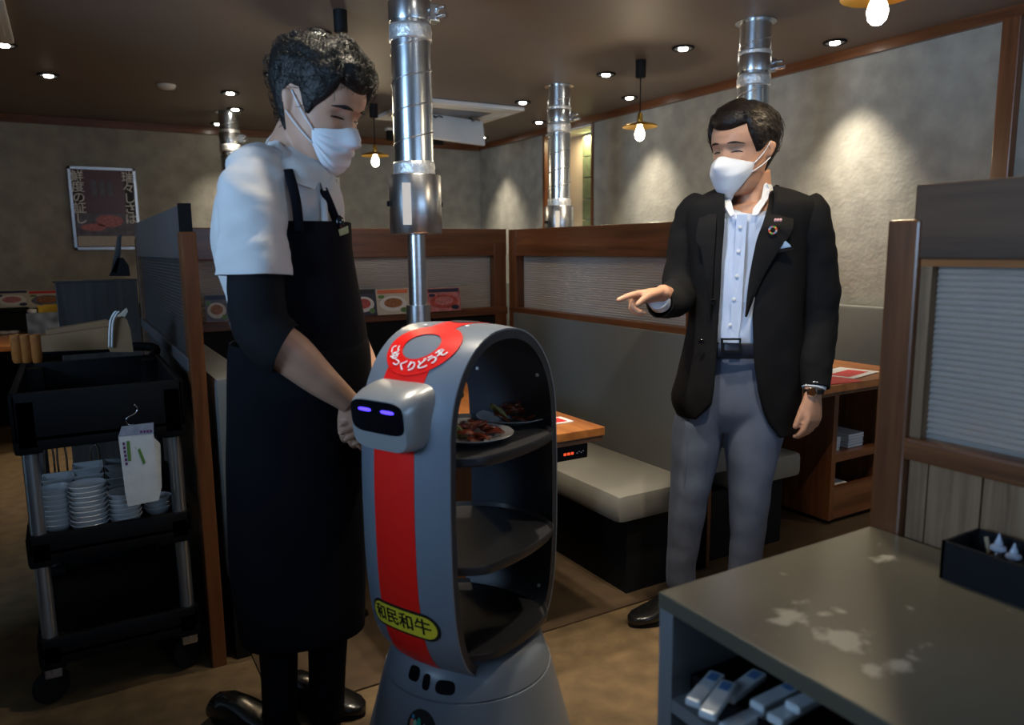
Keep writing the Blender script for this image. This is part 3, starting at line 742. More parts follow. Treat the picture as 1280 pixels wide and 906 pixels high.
# ================================================================== COUNTER (front right)
ct = thing('service_counter', 'low grey service counter with worn top and open compartments', 'counter', (.75, .84, 0))
CZ = .74
bm = bm_new(); box(bm, .75, 1.278, -1.0, .84, CZ-.026, CZ, .003); obj('worktop', bm, M_ctop, ct)
bm = bm_new(); box(bm, .752, 1.275, .808, .838, .02, CZ-.026); obj('end_panel', bm, M_cside, ct)
bm = bm_new(); box(bm, 1.24, 1.27, -1.0, .808, .02, CZ-.026); obj('back_panel', bm, M_cside, ct)
bm = bm_new(); box(bm, .754, 1.24, -.02, .01, .02, CZ-.026); obj('divider', bm, M_cside, ct)
zsh = onx(838, 873, .752).z
bm = bm_new(); box(bm, .753, 1.24, -1.0, .808, zsh-.022, zsh); obj('shelf', bm, M_cside, ct)
bm = bm_new(); box(bm, .753, 1.24, -1.0, .808, .02, .06); obj('bottom_board', bm, M_cside, ct)
# open black boxes with cutlery packets inside
def packet(c, l, wd, rz, tilt, lab, mt):
    t = thing('cutlery_packet', lab, 'packet', c, rz, group='packets in the black boxes')
    R = Matrix.Rotation(tilt, 4, 'Y')
    bm = bm_new(); box(bm, -l/2, l/2, -wd/2, wd/2, -.006, .006, .004, R); obj('sleeve', bm, mt, t, local=True)
    bm = bm_new(); box(bm, l*.18, l*.42, -wd*.3, wd*.3, .006, .0065, 0, R); obj('blue_print', bm, pm('packet_blue', (.10, .22, .45), .4, var=.1), t, local=True)
    return t
for k, (y0, y1) in enumerate(((.60, .79), (.36, .585))):
    bx_ = thing('open_box', ('black open box beside the counter end panel', 'black open box in the middle of the counter compartment', 'black open box next to the round white dish')[k], 'box', (.92, (y0+y1)/2, zsh))
    bm = bm_new(); hb = .045
    for q in ((.775, .779, y0, y1), (1.07, 1.074, y0, y1), (.775, 1.074, y0, y0+.004), (.775, 1.074, y1-.004, y1)): box(bm, *q, zsh+.001, zsh+hb)
    obj('wall', bm, M_blackp, bx_)
    bm = bm_new(); box(bm, .779, 1.07, y0+.004, y1-.004, zsh+.001, zsh+.005); obj('base', bm, M_blackp, bx_)
M_pk = pm('packet_film', (.62, .66, .70), .25, var=.08, vscale=30, coat=.3)
for i, (x, y, rz, dz, lab) in enumerate([(882, 861, .42, .052, 'pale packet lying first in the box beside the end panel'), (898, 874, .46, .066, 'yellow tipped packet lying second in the box beside the end panel'), (930, 857, .25, .054, 'bright packet lying deeper in the box beside the end panel'),
                                      (972, 870, .10, .054, 'packet lying along the far wall of the middle box'), (994, 886, .12, .068, 'round ended packet in the middle of the middle box'), (1018, 872, .05, .080, 'packet lying deeper in the middle box'), (935, 898, .10, .040, 'dim packet along the near wall of the middle box')]):
    c = onz(x, y, zsh+dz); packet(c, .10, .024, rz, .06, lab, M_pk)
bm = bm_new(); lathe(bm, [(.02, -.03), (.05, -.028), (.075, -.002), (.078, 0), (.074, 0), (.05, -.02), (0, -.022)], (.86, .22, zsh+.15), 32)
dsh = obj('round_dish', bm, M_porc, None, True, 40); tag(recentre(dsh), 'round white dish with a violet rim in the counter', 'dish')
bm = bm_new(); tube(bm, [(.86+.0785*cos(2*pi*i/40), .22+.0785*sin(2*pi*i/40), zsh+.15) for i in range(41)], .003, 6)
rm = obj('rim', bm, pm('violet_rim', (.16, .04, .12), .3, var=.05), None, True); rm.parent = dsh; rm.location = -dsh.location
bm = bm_new(); box(bm, .80, .92, .16, .28, zsh+.0005, zsh+.119, .004); tag(recentre(obj('dish_block', bm, M_blackp)), 'black block under the round dish', 'box')
# condiment tray
tp = onz(1187, 722, CZ)
tr = thing('condiment_tray', 'black condiment tray on the counter against the planks', 'tray', (1.225, .48, CZ))
x0, x1, y0, y1 = tp.x-.012, 1.27, .30, tp.y+.01
bm = bm_new()
hw_ = .062
for q in ((x0, x0+.005, y0, y1), (x1-.005, x1, y0, y1), (x0, x1, y0, y0+.005), (x0, x1, y1-.005, y1)): box(bm, *q, CZ, CZ+hw_)
obj('wall', bm, M_black, tr)
bm = bm_new(); box(bm, x0+.005, x1-.005, y0+.005, y1-.005, CZ, CZ+.005); obj('base', bm, M_black, tr)
bm = bm_new(); box(bm, x0+.005, x1-.005, y1-.10, y1-.094, CZ+.005, CZ+.05); obj('divider', bm, M_black, tr)
M_cap = pm('crystal_stopper', (.75, .80, .95), .08, var=0, trans=.5)
M_sauce = pm('sauce_glass', (.05, .018, .010), .1, var=.1, coat=.6)
for i, (px_, py_) in enumerate(((1249, 672), (1268, 684))):
    b = onx(px_, py_, 1.235)
    t = thing('sauce_bottle', 'small glass sauce bottle with spired clear stopper in the black tray', 'bottle', (1.235, b.y, CZ+.005), group='bottles in the condiment tray')
    zt = b.z-CZ-.005
    bm = bm_new(); lathe(bm, [(.016, 0), (.018, .004), (.018, zt*.45), (.010, zt*.60), (.009, zt*.66)], n=18); obj('bottle_body', bm, M_sauce, t, True, 45, local=True)
    bm = bm_new(); lathe(bm, [(.009, zt*.66), (.012, zt*.70), (.011, zt*.78), (.006, zt*.82), (.006, zt*.88), (.0035, zt*.97), (.0008, zt*1.12)], n=14); obj('stopper', bm, M_cap, t, True, 45, local=True)
b = onx(1236, 672, 1.245)
bm = bm_new(); tube(bm, [(1.245, b.y-.01, CZ+.006), (1.245, b.y+.004, b.z+.0)], .0032, 8); tag(recentre(obj('wooden_stick', bm, pm('pale_wood_stick', (.45, .34, .20), .6, var=.1))), 'pale wooden stick leaning in the condiment tray', 'stick')

# ================================================================== CART
ca = thing('utility_cart', 'black three tier utility cart with aluminium posts', 'cart', (.05, 2.64, 0))
cx0, cx1, cy0, cy1 = -.165, .262, 2.33, 2.98
def tub(z0, z1, name, inset=0.0):
    bm = bm_new()
    a0, a1, b0, b1 = cx0+inset, cx1-inset, cy0+inset, cy1-inset
    box(bm, a0, a1, b0, b1, z0, z0+.05, .012)
    hr = .022
    for q in ((a0, a0+hr, b0, b1), (a1-hr, a1, b0, b1), (a0, a1, b0, b0+hr), (a0, a1, b1-hr, b1)): box(bm, *q, z0+.02, z1, .009)
    for x in (a0+.035, a1-.035):
        for y in (b0+.035, b1-.035): box(bm, x-.035, x+.035, y-.035, y+.035, z0-.01, z1-.01, .015)
    return obj(name, bm, M_blackp, ca, True, 45)
tub(.745, .905, 'top_tub'); tub(.425, .510, 'middle_tub', .004); tub(.125, .21, 'bottom_tub', .004)
for x in (cx0+.035, cx1-.035):
    for y in (cy0+.03, cy1-.03):
        bm = bm_new(); cyl(bm, (x, y, .19), (x, y, .76), .0195, 20); obj('post', bm, M_alu, ca, True, 40)
        w_ = bm_new(); lathe(w_, [(.008, -.014), (.046, -.013), (.050, -.006), (.050, .006), (.046, .013), (.008, .014)], n=24, mat=Matrix.Translation((x-.01, y+.02, .052)) @ Matrix.Rotation(pi/2, 4, 'X') @ Matrix.Rotation(.5, 4, 'Y'))
        wh = obj('caster_wheel', w_, M_black, ca, True, 40)
        bm = bm_new(); box(bm, x-.022, x+.022, y-.01, y+.04, .085, .125, .006); cyl(bm, (x, y, .10), (x, y, .14), .012, 12); obj('caster_fork', bm, M_steel, wh)
bm = bm_new(); tube(bm, [(cx1-.03, cy1-.02, .89), (cx1-.02, cy1+.05, .925), (.05, cy1+.075, .93), (cx0+.02, cy1+.05, .925), (cx0+.03, cy1-.02, .89)], .016, 12, 6); obj('handle', bm, M_blackp, ca, True)
zb = .4765
# bowls
def bowl_proto(r, h):
    bm = bm_new(); lathe(bm, [(r*.5, 0), (r*.55, .002), (r*.86, h*.55), (r*1.0, h), (r*.97, h+.0015), (r*.82, h*.6), (r*.5, .006), (0, .005)], n=28)
    return obj('bowl', bm, M_porc, None, True, 60)
def bowl_stack(px_, Y_, n, r, pitch, lab, first=[None]):
    xx = ony(px_, 640, Y_).x
    p = bowl_proto(r, .030)
    for i in range(n):
        o = p if i == 0 else p.copy()
        if i: C.objects.link(o)
        o.location = (xx+random.uniform(-.0012, .0012), Y_+random.uniform(-.0012, .0012), zb+i*pitch)
        tag(o, lab, 'bowl', lab.replace('round white bowl in ', ''))
bowl_stack(72, 2.450, 8, .041, .0145, 'round white bowl in the stack beside the left aluminium post')
bowl_stack(112, 2.405, 9, .050, .0140, 'round white bowl in the tallest broad stack at the middle of the cart')
bowl_stack(156, 2.415, 6, .046, .0140, 'round white bowl in the stack behind the hanging napkin pack')
bowl_stack(198, 2.455, 3, .040, .0140, 'round white bowl in the low stack by the right aluminium post')
def sq_stack(px_, Y_, n, lab):
    xx = ony(px_, 600, Y_).x; s = .041
    bm = bm_new()
    rings = []
    for r_, z in ((s*.62, 0), (s*.66, .003), (s, .026), (s, .029), (s*.92, .028), (s*.6, .006)):
        rings.append([Vector((r_*q[0], r_*q[1], z)) for q in ((-1, -1), (1, -1), (1, 1), (-1, 1))])
    loft(bm, rings); p = obj('square_dish', bm, M_porc)
    for i in range(n):
        o = p if i == 0 else p.copy()
        if i: C.objects.link(o)
        o.location = (xx+random.uniform(-.0015, .0015), Y_, zb+i*.0215)
        tag(o, lab, 'dish', lab.replace('square white dish in ', ''))
sq_stack(73, 2.560, 6, 'square white dish in the stack behind the left bowls')
sq_stack(111, 2.560, 7, 'square white dish in the stack behind the middle bowls')
sq_stack(151, 2.560, 7, 'square white dish in the stack behind the napkin pack')
# tongs behind
for i, px_ in enumerate((60, 76, 118)):
    q = ony(px_, 560, 2.66)
    bm = bm_new(); tube(bm, [(q.x-.008, 2.66, zb+.002), (q.x-.012, 2.66, q.z-.02), (q.x, 2.66, q.z+.012), (q.x+.012, 2.66, q.z-.02), (q.x+.008, 2.66, zb+.002)], [(.003, .006)]*5, 8, 6)
    tag(recentre(obj('tongs', bm, M_chrome, None, True)), 'metal serving tongs standing behind the dishes on the cart', 'tongs', 'tongs on the cart')
# napkin pack on its hook
YP = cy0-.016
def P2(x, y): return ony(x, y, YP)
nk = thing('napkin_pack', 'white printed napkin pack hanging from a wire hook on the cart', 'napkins', P2(173, 632))
M_nap = pm('napkin_white', (.62, .63, .62), .75, var=.06, vscale=20, bump=.2, bscale=30)
bm = bm_new(); prism(bm, [P2(148, 546), P2(192, 541), P2(199, 625), P2(194, 626), P2(160, 633), P2(157, 620)], (0, .012, 0)); obj('paper_pack', bm, M_nap, nk)
bm = bm_new(); prism(bm, [P2(190, 545)+Y*.013, P2(201, 556)+Y*.013, P2(203, 610)+Y*.013, P2(199, 626)+Y*.013], (0, .006, 0)); obj('paper_fold', bm, M_nap, nk)
bm = bm_new(); prism(bm, [P2(148, 545)-Y*.001, P2(152, 533)-Y*.001, P2(192, 528)-Y*.001, P2(192, 542)-Y*.001], (0, .004, 0)); obj('header', bm, pm('clear_film', (.30, .33, .40), .15, var=.2, vscale=30, coat=.4), nk)
bm = bm_new()
for q in ((158, 551, 163, 576), (168, 558, 169.5, 561)): prism(bm, [P2(q[0], q[1])-Y*.0012, P2(q[2]-1, q[1])-Y*.0012, P2(q[2]+1, q[3])-Y*.0012, P2(q[0]+2, q[3])-Y*.0012], (0, .001, 0))
prism(bm, [P2(172, 562)-Y*.0012, P2(175, 560)-Y*.0012, P2(182, 578)-Y*.0012, P2(179, 580)-Y*.0012], (0, .001, 0)); obj('green_print', bm, PC['green'], nk)
bm = bm_new()
for i in range(6): prism(bm, [P2(153+i*.7, 553+i*5)-Y*.0012, P2(156+i*.7, 552.5+i*5)-Y*.0012, P2(156.4+i*.7, 556+i*5)-Y*.0012, P2(153.4+i*.7, 556.5+i*5)-Y*.0012], (0, .001, 0))
obj('purple_print', bm, pm('print_purple', (.13, .03, .14), .5, var=.1), nk); bm = bm_new()
for i in range(4): prism(bm, [P2(175+i*4, 538-i*.3)-Y*.0015, P2(178+i*4, 537.8-i*.3)-Y*.0015, P2(178+i*4, 541-i*.3)-Y*.0015, P2(175+i*4, 541.2-i*.3)-Y*.0015], (0, .001, 0))
obj('purple_print', bm, pm('print_purple', (.13, .03, .14), .5, var=.1), nk)
bm = bm_new(); tube(bm, [P2(172, 507), P2(168, 505.5), P2(172, 511), P2(168, 517), P2(159, 522), P2(158, 528), P2(163, 531), P2(167, 530)][1:], .0016, 8, 6); obj('wire_hook', bm, M_chrome, nk, True)
# tan folders and bag in the top tub
def P3(x, y, Yq): return ony(x, y, Yq)
bgz = .80
def slab(name, lab, cat, pxs, Yq, th, mt):
    bm = bm_new(); prism(bm, [P3(x, y, Yq) for x, y in pxs], (0, th, 0))
    return tag(recentre(obj(name, bm, mt)), lab, cat)
slab('menu_folder', 'long tan menu folder lying upper in the cart top', 'folder', [(57, 413), (134, 400), (137, 402), (137, 409), (75, 421), (57, 424)], 2.80, .05, M_tan)
slab('menu_folder', 'long tan menu folder lying lower in the cart top', 'folder', [(48, 421), (139, 408.5), (141, 436), (50, 440)], 2.72, .05, M_tan)
bg = thing('paper_bag', 'tan paper bag with white cord handles in the cart top', 'bag', P3(152, 440, 2.66))
bm = bm_new(); prism(bm, [P3(x, y, 2.66) for x, y in ((138, 440), (138, 412), (141, 402), (146, 397), (153, 396), (159, 400), (163, 412), (167, 440))], (0, .14, 0)); obj('bag_body', bm, M_tan, bg)
bm = bm_new(); prism(bm, [P3(x, y, 2.69) for x, y in ((146, 397), (159, 386), (160, 389), (155, 398))], (0, .05, 0)); obj('flap', bm, pm('pale_lining', (.50, .44, .34), .7, var=.05), bg)
for dx in (0, 3.5):
    bm = bm_new(); tube(bm, [P3(136.5+dx, 434, 2.655), P3(137+dx, 412, 2.65), P3(138.5+dx, 400, 2.65), P3(143+dx, 391, 2.65), P3(146+dx, 389.5, 2.65)], .0032, 8, 5); obj('handle', bm, M_paper, bg, True)
for i, x in enumerate((20, 31, 44)):
    q = P3(x, 428, 2.62)
    bm = bm_new(); lathe(bm, [(.011, -.06), (.0145, -.05), (.0155, .022), (.013, .024), (.012, -.04)], q, 18); tag(recentre(obj('wooden_cup', bm, M_tabley, None, True, 40)), 'small copper coloured cup at the cart corner', 'cup', 'copper cups on the cart')
# tablet stand on the low screen
ts = thing('tablet_stand', 'black tablet on a wedge stand on the low wood screen', 'tablet', (.17, 4.03, 1.143))
a = lambda x, y: ony(x, y, 4.0)
bm = bm_new(); prism(bm, [a(137, 345), a(163, 345), a(161, 332), a(154, 322), a(147, 322)], (0, .07, 0)); obj('wedge', bm, M_black, ts)
bm = bm_new(); prism(bm, [a(139, 340), a(143, 318), a(148, 294), a(152, 293), a(151, 318), a(146, 341)], (0, .09, 0)); obj('tablet', bm, M_gloss, ts)
# tissue box
bq = onz(57, 417, .70); bl = ony(35, 417, bq.y).x; br = ony(80, 417, bq.y).x; bh = ony(57, 391, bq.y).z
tb = thing('tissue_box', 'blue patterned tissue box full of yellow napkins on a wooden table', 'tissue box', (bq.x, bq.y+.07, .70))
M_box = pm('blue_patchwork', (.17, .23, .33), .5, var=.5, vscale=16, detail=0)
bm = bm_new(); box(bm, bl, br, bq.y, bq.y+.14, .7005, bh, .004); obj('box', bm, M_box, tb)
for i in range(5):
    bm = bm_new(); xx = bq.x+.0+.032*i; prism(bm, [Vector((xx-.03, bq.y+.04, bh-.01)), Vector((xx+.05, bq.y+.04, bh-.01)), Vector((xx+.06, bq.y+.05, bh+.055)), Vector((xx+.01, bq.y+.05, bh+.04+.015*(i % 2))), Vector((xx-.035, bq.y+.05, bh+.055))], (0, .012+.01*i, 0)); obj('yellow_napkin', bm, PC['yellow'], tb)
bm = bm_new(); lathe(bm, [(.02, bh), (.03, bh+.003), (.03, bh+.025), (0, bh+.03)], (bl+.035, bq.y+.06, 0), 16); obj('white_cap', bm, M_white, tb, True, 40)
for i, (x, y, r) in enumerate(((22, 409, .04), (10, 411, .045))):
    q = onz(x, y, .70)
    bm = bm_new(); lathe(bm, [(r*.5, 0), (r*.9, .005), (r, .02), (r*.9, .02), (r*.4, .006)], (q.x, min(6.42, q.y), .7005), 18); tag(recentre(obj('sauce_dish', bm, M_porc, None, True, 40)), 'tiny pale dish beside the blue tissue box', 'dish', 'dishes beside the tissue box')

# ================================================================== ROBOT
RG = 1.70
yawr = YAW+math.atan((577-640)/FPX)
RB = Vector((RG*sin(yawr), RG*cos(yawr), 0))
Vr = -RB.normalized(); Ur = Vector((cos(yawr), -sin(yawr), 0))
FA = radians(40)
Fr = (Vr*cos(FA) - Ur*sin(FA)).normalized(); Lr = Z.cross(Fr)      # forward, and its left
rz = atan2(Fr.y, Fr.x)
rb = thing('serving_robot', 'grey serving robot with red stripe, blue screen eyes and three trays', 'robot', RB, rz)
# local frame: x forward, y left, z up
RR = .236; HWD = .128; ZB, ZT = .322, 1.105
def prof(t):
    """side profile of the outer shell, t in 0..1 from front bottom over the top to the back bottom: (forward, z)"""
    pts = PROF; 
    f = t*(len(pts)-1); i = min(int(f), len(pts)-2); a = f-i
    return pts[i]*(1-a)+pts[i+1]*a
def build_profile():
    raw = []
    zc_top = .86; rt = ZT-zc_top
    ctl = [Vector((.0, ZB)), Vector((.07, ZB+.001)), Vector((.125, ZB+.012)), Vector((.175, ZB+.045)), Vector((.208, ZB+.10)), Vector((.225, ZB+.17)), Vector((.234, ZB+.26)), Vector((.236, .66)), Vector((.236, .76)), Vector((.232, .86))]
    ctl += [Vector((.232*cos(a)**.92, .86+rt*sin(a)**.95)) for a in [pi/2*i/9 for i in range(1, 10)]]
    ctl[-1] = Vector((0, ZT))
    s = catmull(ctl, 6)
    back = [Vector((-p.x, p.y)) for p in reversed(s[:-1])]
    loop = s+back
    # even arc length
    L = [0]
    for a, b in zip(loop[:-1], loop[1:]): L.append(L[-1]+(b-a).length)
    n = 160; out = []
    j = 0
    for i in range(n+1):
        d = L[-1]*i/n
        while j < len(L)-2 and L[j+1] < d: j += 1
        q = (d-L[j])/max(1e-9, L[j+1]-L[j]); out.append(loop[j].lerp(loop[j+1], q))
    return out, L[-1]
PROF, PLEN = build_profile()
def nrm(t):
    a, b = prof(max(0, t-.004)), prof(min(1, t+.004)); d = (b-a).normalized()
    return Vector((d.y, -d.x))*1.0
def shell_pt(t, s, off=0.0):
    """t along the loop, s lateral metres, off outward"""
    p = prof(t); n = nrm(t)
    if n.x*p.x+n.y*(p.y-.70) < 0: n = -n
    p = p+n*off
    k = sqrt(max(0.0, 1-(s/(RR*1.02))**2))
    x = p.x*k
    hz = max(0.0, (p.y-.9)/.2)
    z = p.y-(s*s)*.35*min(1, hz)
    return Vector((x, s, z))
def flat_shell(bm, nt, ns, off0, off1, s0, s1, t0=0.0, t1=1.0, wid=None):
    rings = []
    for i in range(nt+1):
        t = t0+(t1-t0)*i/nt
        a, b = (s0, s1) if wid is None else wid(t)
        rings.append([shell_pt(t, a+(b-a)*j/ns, off0) for j in range(ns+1)]+[shell_pt(t, b+(a-b)*j/ns, off1) for j in range(ns+1)])
    loft(bm, rings, cap=(t0 > 0 or t1 < 1,)*2)
def hwid(t):
    # side edges sweep in a little at the very top and bottom
    return HWD*(1-.10*max(0, 1-t/.12)**2-.10*max(0, 1-(1-t)/.12)**2)
bm = bm_new(); flat_shell(bm, 150, 12, .0, -.004, 0, 0, wid=lambda t: (-hwid(t), hwid(t)))
obj('outer_shell', bm, M_rgrey, rb, True, 45, local=True)
bm = bm_new(); flat_shell(bm, 150, 10, -.004, -.024, 0, 0, wid=lambda t: (-hwid(t)+.001, hwid(t)-.001))
obj('inner_shell', bm, M_rdark, rb, True, 45, local=True)
# light edge trim along both openings
# base and neck
CONE = [(.172, .362), (.186, .330), (.197, .298), (.214, .238), (.233, .165), (.250, .100), (.262, .045)]
bm = bm_new(); lathe(bm, [(.05, .372), (.150, .372), (.172, .362), (.186, .330), (.1965, .300), (.197, .298)], n=64); obj('neck', bm, M_rgrey, rb, True, 45, local=True)
bm = bm_new(); lathe(bm, [(.194, .2955), (.1995, .294), (.214, .238), (.233, .165), (.250, .100), (.262, .045), (.263, .036), (.25, .034)], n=64); obj('base', bm, M_rgrey, rb, True, 45, local=True)
bm = bm_new(); lathe(bm, [(.20, .0), (.238, .002), (.247, .035)], n=48); obj('base_skirt', bm, M_black, rb, True, 45, local=True)
def on_cone(ang, z, off=0.0):
    prf = CONE
    for (r0, z0), (r1, z1) in zip(prf[:-1], prf[1:]):
        if z1 <= z <= z0: r = r0+(r1-r0)*(z-z0)/(z1-z0); break
    else: r = CONE[0][0]
    return Vector(((r+off)*cos(ang), (r+off)*sin(ang), z))
# sensor slots on the neck  (angles measured from forward, positive to robot's left)
for i, (a0, w_, h_, z_) in enumerate(((-.02, .17, .030, .338), (.175, .10, .032, .330), (.42, .24, .028, .326))):
    a0 = a0+.0
    bm = bm_new(); pts = []
    for k in range(20):
        th = 2*pi*k/20; pts.append((a0+w_*.5*sgnpow(cos(th), .6), z_+h_*.5*sgnpow(sin(th), .7)))
    lo = [on_cone(a, z, -.004) for a, z in pts]; hi = [on_cone(a, z, .0012) for a, z in pts]
    loft(bm, [lo, hi]); obj('sensor_slot', bm, M_gloss, rb, True, 40, local=True)
# emblem disc on the base
EA, EZ, ER = .18, .238, .038
def emb(u, v, off): return on_cone(EA+u/.225, EZ+v, off)
bm = bm_new(); loft(bm, [[emb(ER*cos(2*pi*k/28), ER*sin(2*pi*k/28), o) for k in range(28)] for o in (-.003, .0012)]); em = obj('emblem_disc', bm, M_ink, rb, local=True)
def eblob(name, u, v, ru, rv, mt):
    bm = bm_new(); loft(bm, [[emb(u+ru*cos(2*pi*k/16), v+rv*sin(2*pi*k/16), o) for k in range(16)] for o in (.001, .0019)]); obj(name, bm, mt, em, local=True)
eblob('emblem_petal', -.026, .004, .005, .009, pm('emblem_coral', (.55, .22, .16), .4, var=0))
eblob('emblem_petal', -.017, .003, .005, .010, pm('emblem_mint', (.35, .60, .42), .4, var=0))
eblob('emblem_petal', -.007, .005, .0055, .014, pm('emblem_teal', (.01, .38, .30), .4, var=0))
eblob('emblem_dot', -.024, .018, .004, .004, pm('emblem_blue', (.04, .25, .45), .4, var=0))
bm = bm_new(); me = text_mesh('in', .032, .0006, .0004)
tb_ = bmesh.new(); tb_.from_mesh(me)
for v in tb_.verts: v.co = emb(.016+v.co.x, -.002+v.co.y, .0016+v.co.z)
obj('emblem_lettering', tb_, pm('emblem_lilac', (.30, .38, .65), .4, var=0), em, local=True); bm.free()
# red stripe: arc-length coordinate m (metres from front bottom centre) along the shell
def mt_(mm): return mm/PLEN
def find_m(z, front=True):
    for i in range(1, 81):
        a, b = PROF[i-1], PROF[i]
        if a.y <= z <= b.y and i > 3: return PLEN*(i-1+(z-a.y)/(b.y-a.y))/160
    return 0
SW = .0575
mA, mB = .085, find_m(.865)
bm = bm_new(); flat_shell(bm, 60, 6, .0012, .0002, -SW, SW, mt_(mA), mt_(mB)); obj('red_stripe', bm, M_red, rb, True, 45, local=True)
mC = find_m(.985); mEm = find_m(1.062)+.008
bm = bm_new(); flat_shell(bm, 30, 6, .0012, .0002, -SW, SW, mt_(mC), mt_(mEm-.05)); obj('red_stripe', bm, M_red, rb, True, 45, local=True)
bm = bm_new(); flat_shell(bm, 36, 4, .0012, .0002, -.035, .035, mt_(mEm+.05), mt_(mEm+.36)); obj('red_stripe', bm, M_red, rb, True, 45, local=True)
# red ring emblem on the arch
def ring_patch(bm, m0, r0, r1, off, th=.001, n=48, ey=1.0):
    rr = []
    for k in range(n):
        a = 2*pi*k/n
        q = []
        for r_, o in ((r0, off), (r1, off), (r1, off-th), (r0, off-th)):
            q.append(shell_pt(mt_(m0+r_*cos(a)*ey), r_*sin(a), o))
        rr.append(q)
    rr.append(rr[0]); loft(bm, rr, cap=(False, False))
bm = bm_new(); ring_patch(bm, mEm, .048, .094, .0026, .0014, ey=.85); obj('red_ring', bm, M_red, rb, True, 45, local=True)
bm = bm_new(); ring_patch(bm, mEm+.155, .0, .034, .0026, ey=.9); obj('dark_button', bm, M_tray, rb, True, 45, local=True)
bm = bm_new()
msg = 'ごゆっくりどうぞ'
for i, ch in enumerate(msg):
    a = pi + (i-3.5)*.36          # below the emblem centre, reading left to right for someone in front
    me = text_mesh(ch, .030, .0006, .0004)
    tb_ = bmesh.new(); tb_.from_mesh(me); bpy.data.meshes.remove(me)
    # glyph up direction points to the centre of the ring
    for v in tb_.verts:
        r_ = .071 - v.co.y; aa = a + v.co.x/.071
        v.co = shell_pt(mt_(mEm+r_*cos(aa)*.85), -r_*sin(aa), .0036+v.co.z)
    tm_ = bpy.data.meshes.new('x'); tb_.to_mesh(tm_); tb_.free(); bm.from_mesh(tm_); bpy.data.meshes.remove(tm_)
obj('arched_lettering', bm, M_wink, rb, local=True)
for dm, ds in ((-.135, .0), (-.105, .055), (.10, .05), (.085, -.06)):
    bm = bm_new(); loft(bm, [[shell_pt(mt_(mEm+dm+.005*cos(2*pi*k/12)), ds+.005*sin(2*pi*k/12), o) for k in range(12)] for o in (.001, .003)])
    obj('white_dot', bm, M_wink, rb, local=True)
# yellow name plaque on the stripe
mP = find_m(.485)
PW, PH = .092, .026
def plq(bm, w_, h_, off, th):
    pts = []
    for k in range(32):
        a = 2*pi*k/32; cx_ = (w_-h_) * (1 if cos(a) > 0 else -1)
        pts.append((cx_+h_*cos(a), h_*sin(a)))
    def q(u, v, o): return shell_pt(mt_(mP+v-.9*u*u), u, o)
    def dense(off): return [q(u, v, off) for u, v in pts]
    # strips across so that the plaque follows the curved shell
    n = 36; rows = []
    for i in range(n+1):
        u = -w_*cos(pi*i/n); c_ = max(0, abs(u)-(w_-h_)); hv = sqrt(max(1e-7, h_*h_-c_*c_))
        rows.append([q(u, -hv, off), q(u, hv, off), q(u, hv, off-th), q(u, -hv, off-th)])
    loft(bm, rows)
bm = bm_new(); plq(bm, PW+.006, PH+.006, .0024, .0014); pq = obj('plaque_border', bm, M_ink, rb, local=True)
bm = bm_new(); plq(bm, PW, PH, .0034, .0012); obj('plaque', bm, M_yel, rb, local=True)
me = text_mesh('和民和牛', .041, .0003, .0004); tb_ = bmesh.new(); tb_.from_mesh(me)
for v in tb_.verts:
    u = v.co.x; v.co = shell_pt(mt_(mP+v.co.y-.9*u*u), u, .0042+v.co.z)
obj('plaque_lettering', tb_, M_ink, rb, local=True)
# face module
zf = .932; xf = RR
FM = Matrix.Translation((xf-.038, 0, zf)) @ Matrix.Rotation(radians(6), 4, 'Y')
bm = bm_new()
rings = []
for xx, hy, hz_, zoff in ((-.03, .092, .068, 0), (.0, .092, .068, 0), (.035, .088, .064, -.001), (.062, .082, .058, -.004), (.070, .076, .053, -.005)):
    rings.append([FM @ Vector((xx, hy*sgnpow(cos(2*pi*k/40), .45), zoff+hz_*sgnpow(sin(2*pi*k/40), .45))) for k in range(40)])
loft(bm, rings); fm = obj('face_module', bm, pm('robot_face_silver', (.36, .37, .38), .32, .35, var=.03), rb, True, 45, local=True)
bm = bm_new()
loft(bm, [[FM @ Vector((xx, .074*sgnpow(cos(2*pi*k/40), .4), .012+.034*sgnpow(sin(2*pi*k/40), .5))) for k in range(40)] for xx in (.066, .0718)]); obj('screen', bm, M_gloss, fm, True, 40, local=True)
for sy in (-1, 1):
    bm = bm_new(); loft(bm, [[FM @ Vector((xx, sy*.032+.0185*sgnpow(cos(2*pi*k/20), .6), .026+.0036*sgnpow(sin(2*pi*k/20), .7))) for k in range(20)] for xx in (.0715, .0724)]); obj('screen_eye', bm, M_blueglow, fm, local=True)
for i in range(3):
    bm = bm_new(); loft(bm, [[FM @ Vector((xx, -.022+.022*i+.006*cos(2*pi*k/14), -.044+.004*sin(2*pi*k/14))) for k in range(14)] for xx in (.060, .0685)]); obj('microphone_hole', bm, M_black, fm, local=True)
# trays
for i, zt in enumerate((.836, .600, .395)):
    bm = bm_new(); r_ = .208 if i < 2 else .19
    lathe(bm, [(0, zt-.012), (r_-.01, zt-.012), (r_, zt-.006), (r_+.004, zt+.010), (r_+.002, zt+.012), (r_-.004, zt+.002), (0, zt)], n=64)
    for v in bm.verts:
        if abs(v.co.y) > .158: v.co.y = math.copysign(.158+(abs(v.co.y)-.158)*.35, v.co.y)
        if abs(v.co.x) > .205: v.co.x = math.copysign(.205, v.co.x)
    obj('tray', bm, M_tray, rb, True, 40, local=True)
# pale screws on the inside of the back panel
for zz_ in (.99, .80, .565, .43):
    for s in (-.092, .092):
        q = shell_pt(.5, 0); 
        for i in range(80, 161):
            if PROF[i].y <= zz_: t_ = i/160; break
        p_ = shell_pt(t_, s, -.026)
        bm = bm_new(); sphere(bm, p_, .0045, 10, 6); obj('screw_cap', bm, M_wink, rb, True, local=True)

